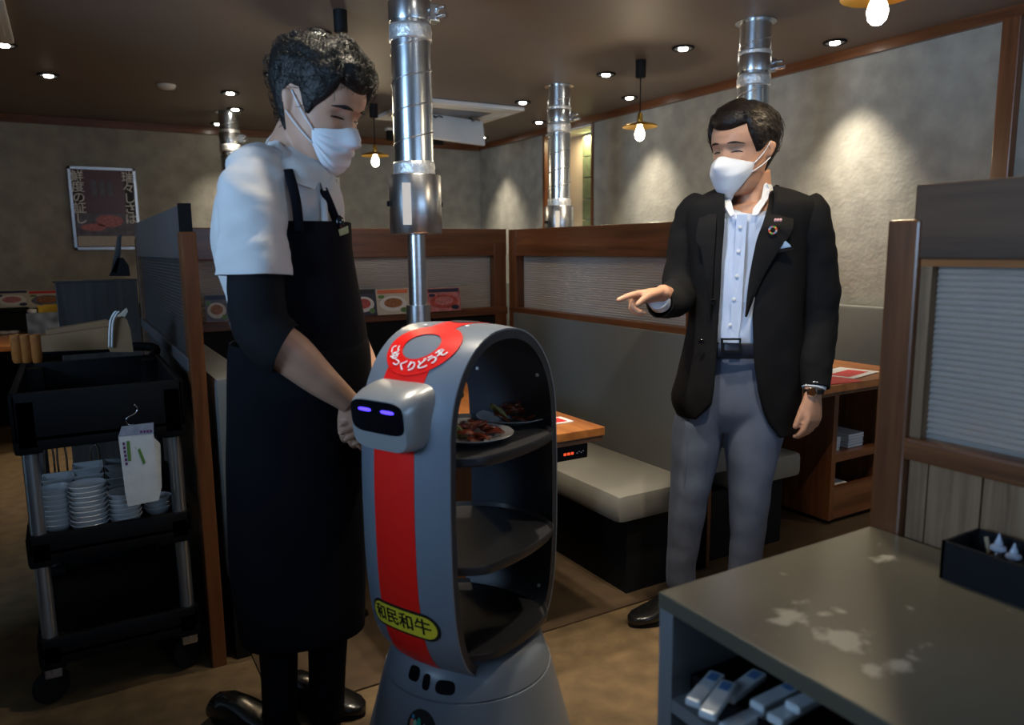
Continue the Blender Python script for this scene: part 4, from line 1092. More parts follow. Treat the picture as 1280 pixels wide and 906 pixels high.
# plates of meat on the upper tray
def plate_of(px_, py_, lab, meat, seed):
    zt = .837
    c = onz(px_, py_, zt)
    p = thing('dinner_plate', 'white plate under ' + lab, 'plate', (c.x, c.y, zt), group='plates on the robot tray')
    bm = bm_new(); lathe(bm, [(.045, .0), (.048, .002), (.052, .002), (.075, .012), (.092, .018), (.0925, .0195), (.074, .0155), (.05, .006), (0, .005)], n=48); obj('dish', bm, M_porc, p, True, 50, local=True)
    rnd = random.Random(seed)
    bm = bm_new()
    for i in range(26):
        a, r_ = rnd.uniform(0, 2*pi), rnd.uniform(0, .052)
        q = Vector((c.x+r_*cos(a), c.y+r_*sin(a), zt+.013+.026*(1-r_/.055)+rnd.uniform(0, .006)))
        R = Matrix.Translation(q) @ Matrix.Rotation(rnd.uniform(0, 6.3), 4, 'Z') @ Matrix.Rotation(rnd.uniform(-.5, .5), 4, 'X') @ Matrix.Rotation(rnd.uniform(-.4, .4), 4, 'Y')
        rr = []
        for k in range(5):
            u = -1+2*k/4; wv = sqrt(max(.08, 1-u*u*.9))
            rr.append([R @ Vector((u*.024, .013*wv*cos(2*pi*j/8)+.004*sin(u*3+i), .0055*wv*sin(2*pi*j/8)+.004*cos(u*2.5+i))) for j in range(8)])
        loft(bm, rr)
    rough_up(bm, .002, 120, seed)
    o = obj('meat_heap', bm, meat, None, True); tag(recentre(o), lab, 'food', kind='stuff')
    # cabbage leaf leaning at the rim, to the robot's front
    d = (RB-Vector((c.x, c.y, 0))); d = (Fr*.9+Ur*-.3).normalized()
    bm = bm_new(); rows = []
    for i in range(7):
        rows.append([Vector((c.x, c.y, 0))+d*(.030+.006*i+.004*sin(j*1.7+seed))+Vector((-d.y, d.x, 0))*((j-4)*.0055*(1-.07*i))+Z*(zt+.012+.0065*i+.004*sin(j*2.1+i)) for j in range(9)])
    top = [[p_+Z*.0016+d*-.0012 for p_ in r_] for r_ in rows]
    loft(bm, [r_+t_[::-1] for r_, t_ in zip(rows, top)])
    tag(recentre(obj('cabbage_leaf', bm, M_leaf, None, True)), 'pale cabbage leaf beside ' + lab, 'leaf')
plate_of(641, 527, 'the dark glazed meat heap near the robot back panel', M_meat, 3)
plate_of(592, 550, 'the reddish meat heap close to the robot front panel', M_meat2, 5)
# ================================================================== PEOPLE
class Fig:
    def __init__(s, px_, dist):
        yw = YAW+math.atan((px_-640)/FPX)
        s.base = Vector((dist*sin(yw), dist*cos(yw), 0))
        s.V = -s.base.normalized(); s.U = Vector((cos(yw), -sin(yw), 0))
    def px(s, x, y, v=0.0):
        d = ray(x, y); b = s.base+s.V*v
        k = (b-CAM).dot(s.V)/d.dot(s.V)
        return CAM+d*k
    def m(s, n, y=300):            # pixels -> metres on the figure's plane
        return (s.px(640+n, y)-s.px(640, y)).length
    def uz(s, x, y, v=0.0):
        q = s.px(x, y, v)-s.base
        return q.dot(s.U), q.z
    def at(s, u, v, z): return s.base+s.U*u+s.V*v+Z*z

HEADROWS = [(-.50, .085, .29, .10), (-.47, .16, .345, .02), (-.42, .205, .372, -.06), (-.34, .240, .372, -.13), (-.25, .268, .375, -.19), (-.15, .290, .375, -.26),
            (-.05, .308, .366, -.36), (.03, .318, .366, -.42), (.11, .324, .392, -.46), (.20, .326, .388, -.48), (.30, .312, .350, -.465), (.38, .275, .285, -.415), (.44, .215, .205, -.34), (.48, .14, .11, -.25), (.50, .02, -.04, -.10)]
def hrow(z):
    z = max(-.5, min(.5, z))
    for a, b in zip(HEADROWS[:-1], HEADROWS[1:]):
        if a[0] <= z <= b[0]:
            t = (z-a[0])/(b[0]-a[0]); t = t*t*(3-2*t)*.4+t*.6
            return [a[i]+(b[i]-a[i])*t for i in (1, 2, 3)]
    return list(HEADROWS[-1][1:])
def head_pt(phi, z, feat=True):
    """phi 0 = front, + to the person's left; unit head (height 1). x = person's left, y = forward"""
    hw, f, b = hrow(z)
    yc, hd = (f+b)/2, (f-b)/2
    p = 2.35
    x = hw*sgnpow(sin(phi), 2/p); y = yc+hd*sgnpow(cos(phi), 2/p)
    if feat and cos(phi) > 0:
        # brow, sockets, nose, cheeks
        y += .016*exp(-((z-.105)/.035)**2)*exp(-(x/.20)**2)
        for s in (-1, 1):
            y -= .046*exp(-((x-s*.135)/.062)**2-((z-.035)/.05)**2)
            y += .016*exp(-((x-s*.17)/.07)**2-((z+.07)/.06)**2)
            y += .018*exp(-((x-s*.135)/.05)**2-((z-.022)/.024)**2)
        nz = exp(-((z+.145)/.055)**2)*.085 + (.052*max(0, 1-abs(z+.05)/.13))
        y += nz*exp(-(x/(.048+.035*max(0, -z-.05)))**2)
        y += .018*exp(-((z+.285)/.035)**2)*exp(-(x/.09)**2)
    return Vector((x, y, z))
def head_into(bm, M_, n=56, k=60):
    rings = []
    for i in range(k+1):
        z = -.5+1.0*(.5-.5*cos(pi*i/k))
        rings.append([M_ @ head_pt(2*pi*j/n, z) for j in range(n)])
    loft(bm, rings)
    for s in (-1, 1):          # ears
        rr = []
        for (dz, dy, ry, rx) in ((-.085, -.015, .012, .010), (-.06, -.02, .030, .018), (-.02, -.035, .045, .024), (.03, -.045, .056, .028), (.07, -.05, .050, .026), (.095, -.05, .022, .012)):
            c = Vector((s*(.322+.018*(dz+.08)/.18), dy-.02, dz-.02))
            ax = Vector((s*.55, -.83, 0)); ay = Vector((s*.83, .55, 0))
            rr.append([M_ @ (c+ax*(ry*cos(2*pi*j/14))+ay*(rx*sin(2*pi*j/14))) for j in range(14)])
        loft(bm, rr)
def head_matrix(center, fwd, up, size):
    fwd = Vector(fwd).normalized(); left = Vector(up).cross(fwd).normalized(); up = fwd.cross(left)
    mm = Matrix.Identity(4)
    for i in range(3): mm[i][0], mm[i][1], mm[i][2] = left[i]*size, fwd[i]*size, up[i]*size
    mm.translation = Vector(center); return mm
def hair_obj(M_, hairline, thick, mat, parent, ntuft, flow, seed, lump=.03, tl=.11, tr=.013, lift=.018, sink=.040, curlr=.35):
    rnd = random.Random(seed)
    bm = bm_new(); n, k = 84, 26
    cen = Vector((0, -.05, .05))
    def hp(phi, t, off=None):
        zl = hairline(phi); z = zl+(.497-zl)*sin(t*pi/2)
        p = head_pt(phi, z, False)
        d = (p-cen).normalized()
        th = thick(phi, z)*(1-(1-min(1, t*3.2))**2.5)
        if off is not None: th = off
        th += lump*noise.noise(Vector((p.x*9+seed, p.y*9, p.z*9)))*min(1, t*4)
        th += lump*.6*noise.noise(Vector((p.x*22+seed, p.y*22, p.z*22)))*min(1, t*4)
        return p+d*(th+.006)
    rings = []
    for i in range(k+1):
        t = i/k
        rings.append([M_ @ hp(2*pi*j/n, t) for j in range(n)])
    inner = [[M_ @ (head_pt(2*pi*j/n, hairline(2*pi*j/n), False)*.97) for j in range(n)]]
    loft(bm, inner+rings, cap=(False, True))
    for q in range(ntuft):
        phi = rnd.uniform(0, 2*pi); t = rnd.uniform(.02, .95)**.8
        p = hp(phi, t); d = (p-cen).normalized()
        fl = flow(phi, p).normalized(); fl = (fl-d*fl.dot(d)).normalized()
        L_ = tl*rnd.uniform(.6, 1.25); w_ = tr*rnd.uniform(.6, 1.2)
        sd = d.cross(fl)
        curl = rnd.uniform(-curlr, curlr)
        pts, rad = [], []
        for s_ in range(5):
            u = s_/4
            pts.append(M_ @ (p-d*.012+fl*(L_*u)+sd*(curl*L_*u*u)+d*(lift*sin(u*pi*.8)-sink*u*u)))
            rad.append(max(.0006, M_.to_scale().x*w_*(1-.92*u**1.6)))
        tube(bm, pts, rad, 5)
    return obj('hair', bm, mat, parent, True)
def eyes_into(parent, M_, size, open_, brow_mat, brow_th=.012, arch=.018, ez=.004):
    for s in (-1, 1):
        bm = bm_new(); pts, rad = [], []
        for i in range(9):
            u = -1+2*i/8; x = s*.135+.062*u; z = ez+arch*(1-u*u)-.004*u*s
            phi = math.asin(max(-1, min(1, sgnpow(x/.316, 1.175))))
            q = head_pt(phi, z); pts.append(M_ @ (q+Vector((0, .004, 0)))); rad.append(size*(.0035+.0075*open_*(1-u*u)))
        tube(bm, pts, rad, 8); obj('eyelid_line', bm, M_eye, parent, True)
        bm = bm_new(); pts, rad = [], []
        for i in range(9):
            u = -1+2*i/8; x = s*.142+.083*u; z = .098+.016*(1-u*u)-.012*u*s
            phi = math.asin(max(-1, min(1, sgnpow(x/.324, 1.175))))
            q = head_pt(phi, z); pts.append(M_ @ (q+Vector((0, .002, 0)))); rad.append((size*.010*(1.05-.5*abs(u)), size*brow_th*(1.05-.75*abs(u+.1*s))))
        tube(bm, pts, rad, 8); obj('eyebrow', bm, brow_mat, parent, True)
def mask_obj(M_, parent, ztop, zbot, wid, bulge, pleat, beak, mat):
    bm = bm_new(); n, k = 34, 22
    def mp(a, t, off):
        # a -1..1 across, t 0 bottom..1 top
        edge = abs(a)
        zt = ztop(a); zb = zbot(a); z = zb+(zt-zb)*t
        phi = a*wid
        p = head_pt(phi, max(-.485, z), False); p.z = z
        if z < -.40: p.y = max(p.y, .25*(1-edge)) if edge < .9 else p.y
        nosey = .115*exp(-((z+.12)/.10)**2)*exp(-(p.x/.085)**2)
        fw_ = bulge*(1-edge**2.2)*sin(pi*min(1, max(0, .12+.80*t)))+nosey+.016+beak*(1-edge)**1.1*(max(0, 1-(t-.62)/.38) if t > .62 else max(0, t/.62)**.8)
        d = Vector((p.x*.9, p.y+.12, 0)).normalized()
        q = p+d*(fw_+off)
        if pleat: q += d*(.009*(1 if (t*5) % 1 > .5 else -1)*(1-edge**4)*(.25 < t < .85))
        return M_ @ q
    rows = []
    for i in range(k+1):
        t = i/k
        rows.append([mp(-1+2*j/n, t, .0) for j in range(n+1)]+[mp(1-2*j/n, t, -.010) for j in range(n+1)])
    loft(bm, rows)
    o = obj('face_mask', bm, mat, parent, True, 60)
    for s in (-1, 1):
        ear_t = M_ @ Vector((s*.335, -.045, .075)); ear_b = M_ @ Vector((s*.325, -.05, -.105))
        for t, e in ((.93, ear_t), (.10, ear_b)):
            a_ = mp(s*.98, t, .004)
            mid = a_.lerp(e, .5)+(M_.to_3x3() @ Vector((s*.022, 0, 0)))
            bm = bm_new(); tube(bm, [a_, mid, e], M_.to_scale().x*.0062, 6, 5); obj('ear_loop', bm, mat, o, True)
    return o
def hand_into(bm, Wp, d, n, side, size, curls, thumb=(.55, .35, .3), spread=.05, nails=None):
    """Wp wrist, d to the fingers, n back-of-hand normal, side = direction of the thumb side"""
    d = Vector(d).normalized(); n = Vector(n); n = (n-d*n.dot(d)).normalized()
    l = Vector(side); l = (l-d*l.dot(d)-n*l.dot(n)).normalized()
    k = size/.19
    rr = []
    for u, wv, th in ((-.012, .027, .020), (.015, .030, .019), (.045, .038, .0165), (.075, .041, .015), (.092, .039, .012), (.098, .034, .008)):
        rr.append(ring(Wp+d*(u*k)-n*(.002*k), l, n, wv*k, th*k, 18, 2.6))
    loft(bm, rr)
    for i, (ln, off) in enumerate(((.072, .030), (.079, .010), (.073, -.010), (.057, -.029))):
        c1, c2, c3 = curls[i]
        q = Wp+d*((.086-.006*(i == 3))*k)+l*(off*k)
        ang = -spread*(i-1.3); dd = (d*cos(ang)+l*sin(-ang)*-1.0*-1).normalized()
        dd = (d+l*(spread*(1.4-i))).normalized()
        ax = l
        pts, rad = [q-dd*.018*k], [.0098*k]
        a = 0
        pts.append(q); rad.append(.0100*k)
        for seg, cc, r_ in ((.46, c1, .0092), (.30, c2, .0084), (.24, c3, .0070)):
            a += cc
            v = dd*cos(a)-n*sin(a)
            q = q+v*(ln*seg*k*.5); pts.append(q); rad.append((r_+.0006)*k)
            q = q+v*(ln*seg*k*.5); pts.append(q); rad.append(r_*k)
        pts.append(q+v*.004*k); rad.append(.003*k)
        tube(bm, pts, rad, 10, 2, ref=l)
    # thumb leaves the side of the palm near its base
    q = Wp+d*(.022*k)+l*(.024*k)-n*(.004*k)
    ta, tb, tc_ = thumb
    v = (d*cos(ta)+l*sin(ta)-n*.25).normalized()
    pts, rad = [q-v*.012*k, q], [.012*k, .0125*k]
    for ln, r_, bend in ((.042, .0115, 0), (.030, .0098, tb), (.024, .0078, tc_)):
        v = (v-l*sin(bend)*.9-n*sin(bend)*.5).normalized()
        q = q+v*(ln*k); pts.append(q); rad.append(r_*k)
    pts.append(q+v*.005*k); rad.append(.003*k)
    tube(bm, pts, rad, 10, 2, ref=n)
def remesh(o, vox, smooth=3):
    md = o.modifiers.new('r', 'REMESH'); md.mode = 'VOXEL'; md.voxel_size = vox; md.use_smooth_shade = True
    sm = o.modifiers.new('s', 'SMOOTH'); sm.factor = .5; sm.iterations = smooth
    dg = bpy.context.evaluated_depsgraph_get(); dg.update()
    me = bpy.data.meshes.new_from_object(o.evaluated_get(dg))
    o.modifiers.clear(); old = o.data; mt = old.materials[0]; o.data = me
    me.materials.clear(); me.materials.append(mt)
    for p in me.polygons: p.use_smooth = True
    bpy.data.meshes.remove(old)
def side_trace(F, rows, v0=0.0):
    """rows (y, xl, xr, halfdepth, v) in pixels -> list of (centre, half width, half depth)"""
    out = []
    for y, xl, xr, hd, v in rows:
        a, b = F.px(xl, y, v), F.px(xr, y, v)
        out.append(((a+b)/2, (b-a).length/2, hd))
    return out
def dense_rows(rows, k):
    cols = list(zip(*rows)); cols = [catmull(list(c), k) for c in cols]
    return list(zip(*cols))
def shell_loft(bm, F, rows, n, p=2.3, yaw=0.0, span=None, k=4, cap=(False, False)):
    ax = F.U*cos(yaw)+F.V*sin(yaw); ay = F.V*cos(yaw)-F.U*sin(yaw)
    rings = []
    for r in dense_rows(rows, k):
        y, xl, xr, hd, v = r
        a, b = F.px(xl, y, v), F.px(xr, y, v); c = (a+b)/2; c = Vector((c.x, c.y, (a.z+b.z)/2)); hw = (b-a).length/2
        if span is None: rings.append(ring(c, ax, ay, hw, hd, n, p))
        else:
            s0, s1 = span(y, c, hw); rings.append(ring(c, ax, ay, hw, hd, n, p, s0, s1))
    return loft(bm, rings, cap, closed=span is None)
def thicken(o, th, off=1.0):
    md = o.modifiers.new('thickness', 'SOLIDIFY'); md.thickness = th; md.offset = off
def shoe(parent, heel, toe, mat, wdt=.048, h=.075):
    heel = Vector(heel); toe = Vector(toe); d = (toe-heel); L_ = d.length; d.normalize(); s = Z.cross(d)
    bm = bm_new(); rr = []
    for u, wv, top in ((0, .55, .60), (.05, .72, .85), (.2, .80, 1.0), (.38, .86, .92), (.55, .97, .70), (.72, 1.0, .54), (.88, .84, .46), (.97, .52, .38), (1.0, .22, .28)):
        c = heel+d*(u*L_)+Z*(.014+h*top*.5-.006)
        rr.append(ring(c, s, Z, wdt*wv, h*top*.5, 20, 2.6))
    loft(bm, rr); o = obj('shoe', bm, mat, parent, True, 60)
    bm = bm_new(); pts = []
    for i in range(28):
        a = 2*pi*i/28; u = .5+.5*cos(a); wv = (.70+.32*sin(pi*min(1, u*.9)))*wdt*(1 if u < .9 else .9)
        pts.append(heel+d*(u*L_*1.02-.003)+s*(wv*sgnpow(sin(a), .8)))
    prism(bm, pts, (0, 0, .013)); obj('sole', bm, M_black, o)
    return o

# ------------------------------------------------------------------ suited man
A = Fig(930, 2.52)
pa = thing('person', 'man in a black jacket, pale blue shirt and grey trousers pointing with one hand', 'person', A.base)
hc = A.px(929, 188, 0.02)
hs = A.m(119, 190)*.795
hyaw, hpit = radians(-33), radians(9)
hf = (A.V*cos(hyaw)+A.U*sin(hyaw))*cos(hpit)-Z*sin(hpit)
hu = Z+A.U*.03
HA = head_matrix(hc, hf, hu, hs)
bm = bm_new()
head_into(bm, HA)
tube(bm, [A.px(938, 215, -.01), A.px(940, 240, -.02), A.px(941, 262, -.02)], [.060, .061, .075], 18, 3)
tube(bm, [A.px(941, 255), A.px(941, 280), A.px(938, 340), A.px(930, 400), A.px(925, 450), A.px(922, 500)], [(.10, .07), (.15, .09), (.135, .09), (.125, .09), (.13, .09), (.12, .09)], 24, 3, ref=A.U)
tube(bm, [A.px(872, 272), A.px(856, 320, .0), A.px(848, 372, .03)], [.045, .042, .036], 14, 3)
wr = A.px(828, 366, .23)
tube(bm, [A.px(848, 372, .03), A.px(838, 372, .12), wr], [.036, .033, .026], 14, 3)
tube(bm, [A.px(1012, 275), A.px(1022, 330, -.02), A.px(1022, 392, -.02)], [.045, .042, .036], 14, 3)
wl = A.px(1017, 488, .07)
tube(bm, [A.px(1022, 392, -.02), A.px(1019, 440, .02), wl], [.036, .033, .026], 14, 3)
tube(bm, [A.px(893, 490), A.px(866, 600, .02), A.px(854, 690, .0), A.px(852, 742, -.02)], [.075, .055, .045, .036], 16, 3)
tube(bm, [A.px(948, 490), A.px(938, 600, .02), A.px(931, 690, .0), A.px(931, 742, -.02)], [.075, .055, .045, .036], 16, 3)
# pointing hand
hd_ = (A.px(798, 369, .34)-wr).normalized()
hand_into(bm, wr, (A.px(795, 371, .275)-wr), (A.U*-.55+Z*.80+A.V*-.10), A.U*.5+A.V*.8+Z*.35, .195,
          [(.12, .10, .05), (.95, 1.25, .7), (1.05, 1.25, .7), (1.1, 1.25, .7)], thumb=(.42, .25, .35))
# hanging hand, palm to the thigh
hand_into(bm, wl, (A.px(1016, 545, .09)-wl), A.U*.80+A.V*.60, A.V*.75-A.U*.65, .195, [(.32, .45, .3), (.36, .48, .3), (.4, .5, .3), (.42, .5, .3)], thumb=(.30, .05, .05))
ba = obj('body', bm, M_skinA, pa, True); remesh(ba, .0038, 2)
def hlA(phi):
    a = abs((phi+pi) % (2*pi)-pi)
    z = .285-.03*cos(3*a)*(a < 1)
    if a > .75: z = .285-(a-.75)/.35*.30
    if a > 1.10: z = -.015-.0*(a-1.1)
    if a > 1.30: z = -.015+(a-1.3)*.35 if a < 1.6 else .09
    if a > 1.6: z = .09-(a-1.6)/.55*.40
    if a > 2.15: z = -.31
    return z
def thA(phi, z): return .034+.040*max(0, (z-.12)/.38)*max(.2, cos(phi*.5)**2)+.02*max(0, cos(phi))
hair_obj(HA, hlA, thA, M_hairA, pa, 800, lambda phi, p: Vector((-1.0 if p.x < .10 else .8, -.55, -.35 if p.z < .3 else -.05)), 3, lump=.008, tl=.12, tr=.009)
eyes_into(pa, HA, hs, .60, M_hairA, .013, .012, .0)
mask_obj(HA, pa, lambda a: -.085+.055*exp(-(a/.22)**2)-.055*abs(a)**2, lambda a: -.58+.34*abs(a)**1.5, 1.18, .040, False, .085, M_mask)

# trousers
def leg_rows(rows): return rows
def leg(F, rows, parent, mat, name='trouser_leg', n=28, seed=0, wr_=.004):
    bm = bm_new(); shell_loft(bm, F, rows, n, 2.2, k=6, cap=(True, True)); rough_up(bm, wr_, 9, seed, (1, 1, 1.6))
    return bm
bm = leg(A, [(468, 868, 930, .105, .0), (500, 852, 915, .105, .01), (530, 841, 906, .10, .015), (576, 838, 897, .092, .02), (621, 837, 886, .080, .025), (665, 835, 878, .070, .02), (704, 833, 870, .062, .01), (722, 833, 869, .060, .005), (731, 833, 868, .060, .0)], pa, M_trous, seed=1)
b2 = leg(A, [(468, 910, 985, .105, -.01), (500, 906, 984, .105, .0), (530, 904, 982, .10, .005), (576, 907, 971, .092, .01), (621, 911, 963, .080, .015), (665, 912, 958, .070, .01), (704, 911, 951, .062, .0), (726, 911, 949, .060, -.01), (742, 911, 948, .060, -.02)], pa, M_trous, seed=2)
b3 = bm_new(); shell_loft(b3, A, [(433, 872, 978, .105, .0), (450, 868, 980, .110, .0), (480, 862, 984, .112, .0), (510, 858, 984, .108, 0), (535, 868, 970, .08, 0)], 32, 2.4, k=4, cap=(True, True))
for q in (b2, b3):
    mm_ = bpy.data.meshes.new('x'); q.to_mesh(mm_); q.free(); bm.from_mesh(mm_); bpy.data.meshes.remove(mm_)
tr_ = obj('trousers', bm, M_trous, pa, True); remesh(tr_, .007, 4)
for pts in ([(873, 470, .104), (860, 540, .110), (856, 600, .108), (852, 660, .088), (847, 722, .060)], [(950, 500, .100), (941, 560, .100), (938, 620, .092), (935, 680, .072), (930, 735, .040)]):
    bm = bm_new(); tube(bm, [A.px(*q) for q in pts], .0026, 6, 5); obj('crease', bm, M_trous, tr_, True)
ft = onz(787, 783, 0); hl = onz(862, 762, 0); shoe(pa, hl, ft, M_shoe)
hl2 = onz(938, 752, 0); ft2 = onz(898, 790, 0); shoe(pa, hl2, hl2+(ft2-hl2).normalized()*.27, M_shoe)
# shirt
TY = radians(-10)
bm = bm_new(); shell_loft(bm, A, [(247, 898, 985, .075, -.01), (262, 876, 1005, .098, 0), (290, 872, 1005, .112, .0), (330, 872, 1000, .116, .0), (380, 872, 990, .114, .004), (415, 872, 983, .112, .004), (438, 872, 980, .110, .0)], 48, 2.5, TY, k=6)
for v in bm.verts:
    r_ = v.co-A.base; f_ = max(0, (r_.dot(A.V)-.02)/.09); zt_ = A.px(930, 247).z
    k_ = max(0, 1-(zt_-v.co.z)/.10)
    v.co.z -= .075*min(1, f_)*k_*k_
rough_up(bm, .009, 13, 4, (1, 1, .7)); rough_up(bm, .004, 34, 5, (1, 1, .7)); sh = obj('shirt', bm, M_shirt, pa, True)
def front(x, y, off=0.0, v0=.118):
    return A.px(x, y, v0+off)
bm = bm_new(); prism(bm, [front(921, 268, .006), front(934, 268, .006), front(930, 330, .008), front(926, 400, .008), front(921, 434, .006), front(908, 434, .006), front(913, 400, .008), front(917, 330, .008)], A.V*-.004); obj('placket', bm, M_shirt, sh)
for x, y in ((925, 284), (923, 314), (921, 345), (917.5, 374), (912.5, 406)):
    q = front(x, y, .009); bm = bm_new(); lathe(bm, [(0, 0), (.0052, 0), (.0056, .0014), (.004, .0022), (0, .0018)], n=14, mat=frame_mat(q, A.U, Z)); obj('button', bm, M_collarw, sh, True, 40)
def collar_flap(pts, mat, parent, name='collar_flap', th=.004):
    bm = bm_new(); prism(bm, [A.px(*q) for q in pts], A.V*-th); return obj(name, bm, mat, parent)
bm = bm_new(); rows = []
for i in range(33):          # collar stand, open at the front
    a = radians(-62)+(radians(242)-radians(-62))*i/32; a = pi/2+radians(52)+(2*pi-radians(104))*i/32
    c0_ = A.px(938, 250, -.012); c1_ = A.px(936, 232, -.006)
    ax, ay = A.U, A.V
    lo = c0_+ax*(.074*cos(a))+ay*(.072*sin(a)); hi = c1_+ax*(.064*cos(a))+ay*(.064*sin(a))+Z*.012*max(0, -sin(a))
    rows.append([lo, hi, hi+(hi-c1_).normalized()*.004, lo+(lo-c0_).normalized()*.010])
loft(bm, rows); co = obj('collar', bm, M_collarw, sh, True, 50)
collar_flap([(904, 240, .06), (911, 243, .06), (914, 252, .10), (918, 267, .128), (913, 270, .132), (906, 258, .118)], M_collarw, co)
collar_flap([(956, 226, .02), (963, 234, .03), (960, 248, .085), (947, 268, .125), (940, 269, .130), (941, 261, .115), (951, 250, .07)], M_collarw, co)
# belt
bm = bm_new(); shell_loft(bm, A, [(423, 872, 980, .129, 0), (424, 872, 980, .131, 0), (439, 871, 981, .131, 0), (440, 871, 981, .129, 0)], 48, 2.5, TY, k=1); be = obj('belt', bm, pm('navy_leather_belt', (.012, .014, .026), .35, var=.05), pa, True, 50); thicken(be, .003)
bm = bm_new()
for q in ((902, 422.5, 926, 425), (902, 438, 926, 440.5), (901, 422.5, 904, 440.5), (924, 422.5, 926.5, 440.5)):
    prism(bm, [front(q[0], q[3], .024), front(q[2], q[3], .024), front(q[2], q[1], .024), front(q[0], q[1], .024)], A.V*-.005)
obj('buckle', bm, M_chrome, be)
# jacket: open front, edges traced from the picture
ED = [(236, 899, 962), (250, 897, 960), (275, 896, 954), (300, 894, 946), (330, 892, 940), (360, 891, 935), (390, 889, 931), (420, 887, 932), (450, 885, 934), (480, 883, 939), (505, 880, 947), (520, 872, 955), (538, 860, 972)]
def edge_at(y):
    for a, b in zip(ED[:-1], ED[1:]):
        if a[0] <= y <= b[0]:
            t = (y-a[0])/(b[0]-a[0]); return a[1]+(b[1]-a[1])*t, a[2]+(b[2]-a[2])*t
    return (ED[0][1:] if y < ED[0][0] else ED[-1][1:])
PJ = 2.6
def jspan(y, c, hw):
    xl, xr = edge_at(y)
    out = []
    for x in (xl, xr):
        q = A.px(x, y, .115); u = (q-c).dot(A.U*cos(TY)+A.V*sin(TY)*0)/hw
        u = max(-.96, min(.96, u)); out.append(math.acos(sgnpow(u, PJ/2)))
    return out[0], out[1]+2*pi
JR = [(236, 896, 980, .080, -.015), (243, 880, 1000, .096, -.01), (250, 866, 1015, .108, -.005), (258, 858, 1024, .116, .0), (275, 856, 1022, .124, .0), (300, 860, 1014, .130, .0), (340, 864, 1006, .132, .0), (380, 864, 1002, .130, .0), (420, 859, 1003, .130, .0), (460, 850, 1003, .132, .0), (490, 843, 1001, .132, .0), (508, 840, 999, .130, 0), (522, 841, 996, .128, 0), (536, 845, 992, .126, 0)]
bm = bm_new(); shell_loft(bm, A, JR, 72, PJ, TY, span=jspan, k=5); z5, z6 = A.px(900, 470).z, A.px(900, 537).z; uc_ = A.uz(930, 500)[0]
for v in bm.verts:
    b_ = max(0, (z5-v.co.z)/(z5-z6)); l_ = max(0, min(1, (uc_-(v.co-A.base).dot(A.U))/.12))
    v.co.z += .055*b_*l_
rough_up(bm, .006, 7, 9, (1, 1, .7)); rough_up(bm, .003, 24, 12, (1, 1, .6)); ja = obj('jacket', bm, M_jacket, pa, True); thicken(ja, .005, 0)
def sleeve(F, pts, rad, parent, mat, seed, amp=.006, name='sleeve', th=.004, ref=None):
    bm = bm_new(); tube(bm, [F.px(*q) for q in pts], rad, 28, 8, cap=(False, False), ref=ref)
    rough_up(bm, amp, 11, seed, (1, 1, 1)); rough_up(bm, amp*.5, 27, seed+3, (1, 1, 1.3)); o = obj(name, bm, mat, parent, True); thicken(o, th, 0); return o
sleeve(A, [(882, 255, -.01), (872, 270, .0), (862, 300, .0), (853, 340, .01), (850, 366, .05), (839, 375, .13), (824, 377, .21)], [.048, .068, .064, .060, .061, .053, .046], ja, M_jacket, 5, .009)
sleeve(A, [(1000, 255, -.01), (1008, 272, -.005), (1018, 310, -.01), (1022, 360, -.015), (1022, 405, -.01), (1020, 450, .03), (1018, 484, .06)], [.050, .068, .064, .060, .056, .049, .043], ja, M_jacket, 6, .009)
def strip(F, rows, off, mat, parent, name, th=.004):
    """rows (y, x_inner, x_outer, v_inner, v_outer)"""
    bm = bm_new(); rr = []
    for y, xi, xo, vi, vo in dense_rows(rows, 4):
        a, b = F.px(xi, y, vi+off), F.px(xo, y, vo+off); mid = (a+b)/2+F.V*.006
        rr.append([a, mid, b, b-F.V*th, mid-F.V*th, a-F.V*th])
    loft(bm, rr); return obj(name, bm, mat, parent, True, 50)
strip(A, [(240, 899, 884, .06, .03), (258, 897, 878, .115, .09), (280, 895, 872, .138, .125), (300, 894, 870, .142, .135), (312, 893, 876, .143, .139), (350, 891, 882, .141, .140), (398, 889, 887, .137, .137)], 0, M_jacket2, ja, 'lapel')
strip(A, [(238, 963, 984, .03, .0), (256, 960, 990, .095, .06), (280, 953, 992, .137, .11), (296, 947, 986, .142, .125), (312, 943, 974, .143, .136), (350, 936, 952, .142, .141), (396, 931, 934, .138, .138)], 0, M_jacket2, ja, 'lapel')
bm = bm_new(); rows = []
for i in range(25):
    a = radians(150)+radians(240)*i/24; c0_ = A.px(940, 250, -.02); c1_ = A.px(940, 234, -.02)
    lo = c0_+A.U*(.094*cos(a))+A.V*(.086*sin(a)); hi = c1_+A.U*(.076*cos(a))+A.V*(.074*sin(a)); rows.append([lo, hi, hi*1.0+Z*.003+(hi-c1_)*.06, lo+(lo-c0_)*.08])
loft(bm, rows); obj('jacket_collar', bm, M_jacket2, ja, True, 50)
for x, y in ((893, 377), (878, 427)):
    bm = bm_new(); lathe(bm, [(0, 0), (.0085, 0), (.009, .002), (.007, .0035), (0, .0028)], n=16, mat=frame_mat(A.px(x-2, y, .139), A.U, Z)); obj('jacket_button', bm, M_gloss, ja, True, 40)
bm = bm_new(); prism(bm, [A.px(966, 314, .134), A.px(989, 309, .126), (A.px(988, 306, .128)), A.px(982, 301, .131), A.px(976, 306, .134)], A.V*-.003); obj('pocket_square', bm, pm('pocket_square_blue', (.35, .50, .70), .7, var=.1), ja)
bm = bm_new(); prism(bm, [A.px(963, 318, .136), A.px(992, 312, .127), A.px(992, 308, .127), A.px(963, 313, .136)], A.V*-.003); obj('breast_pocket', bm, M_jacket2, ja)
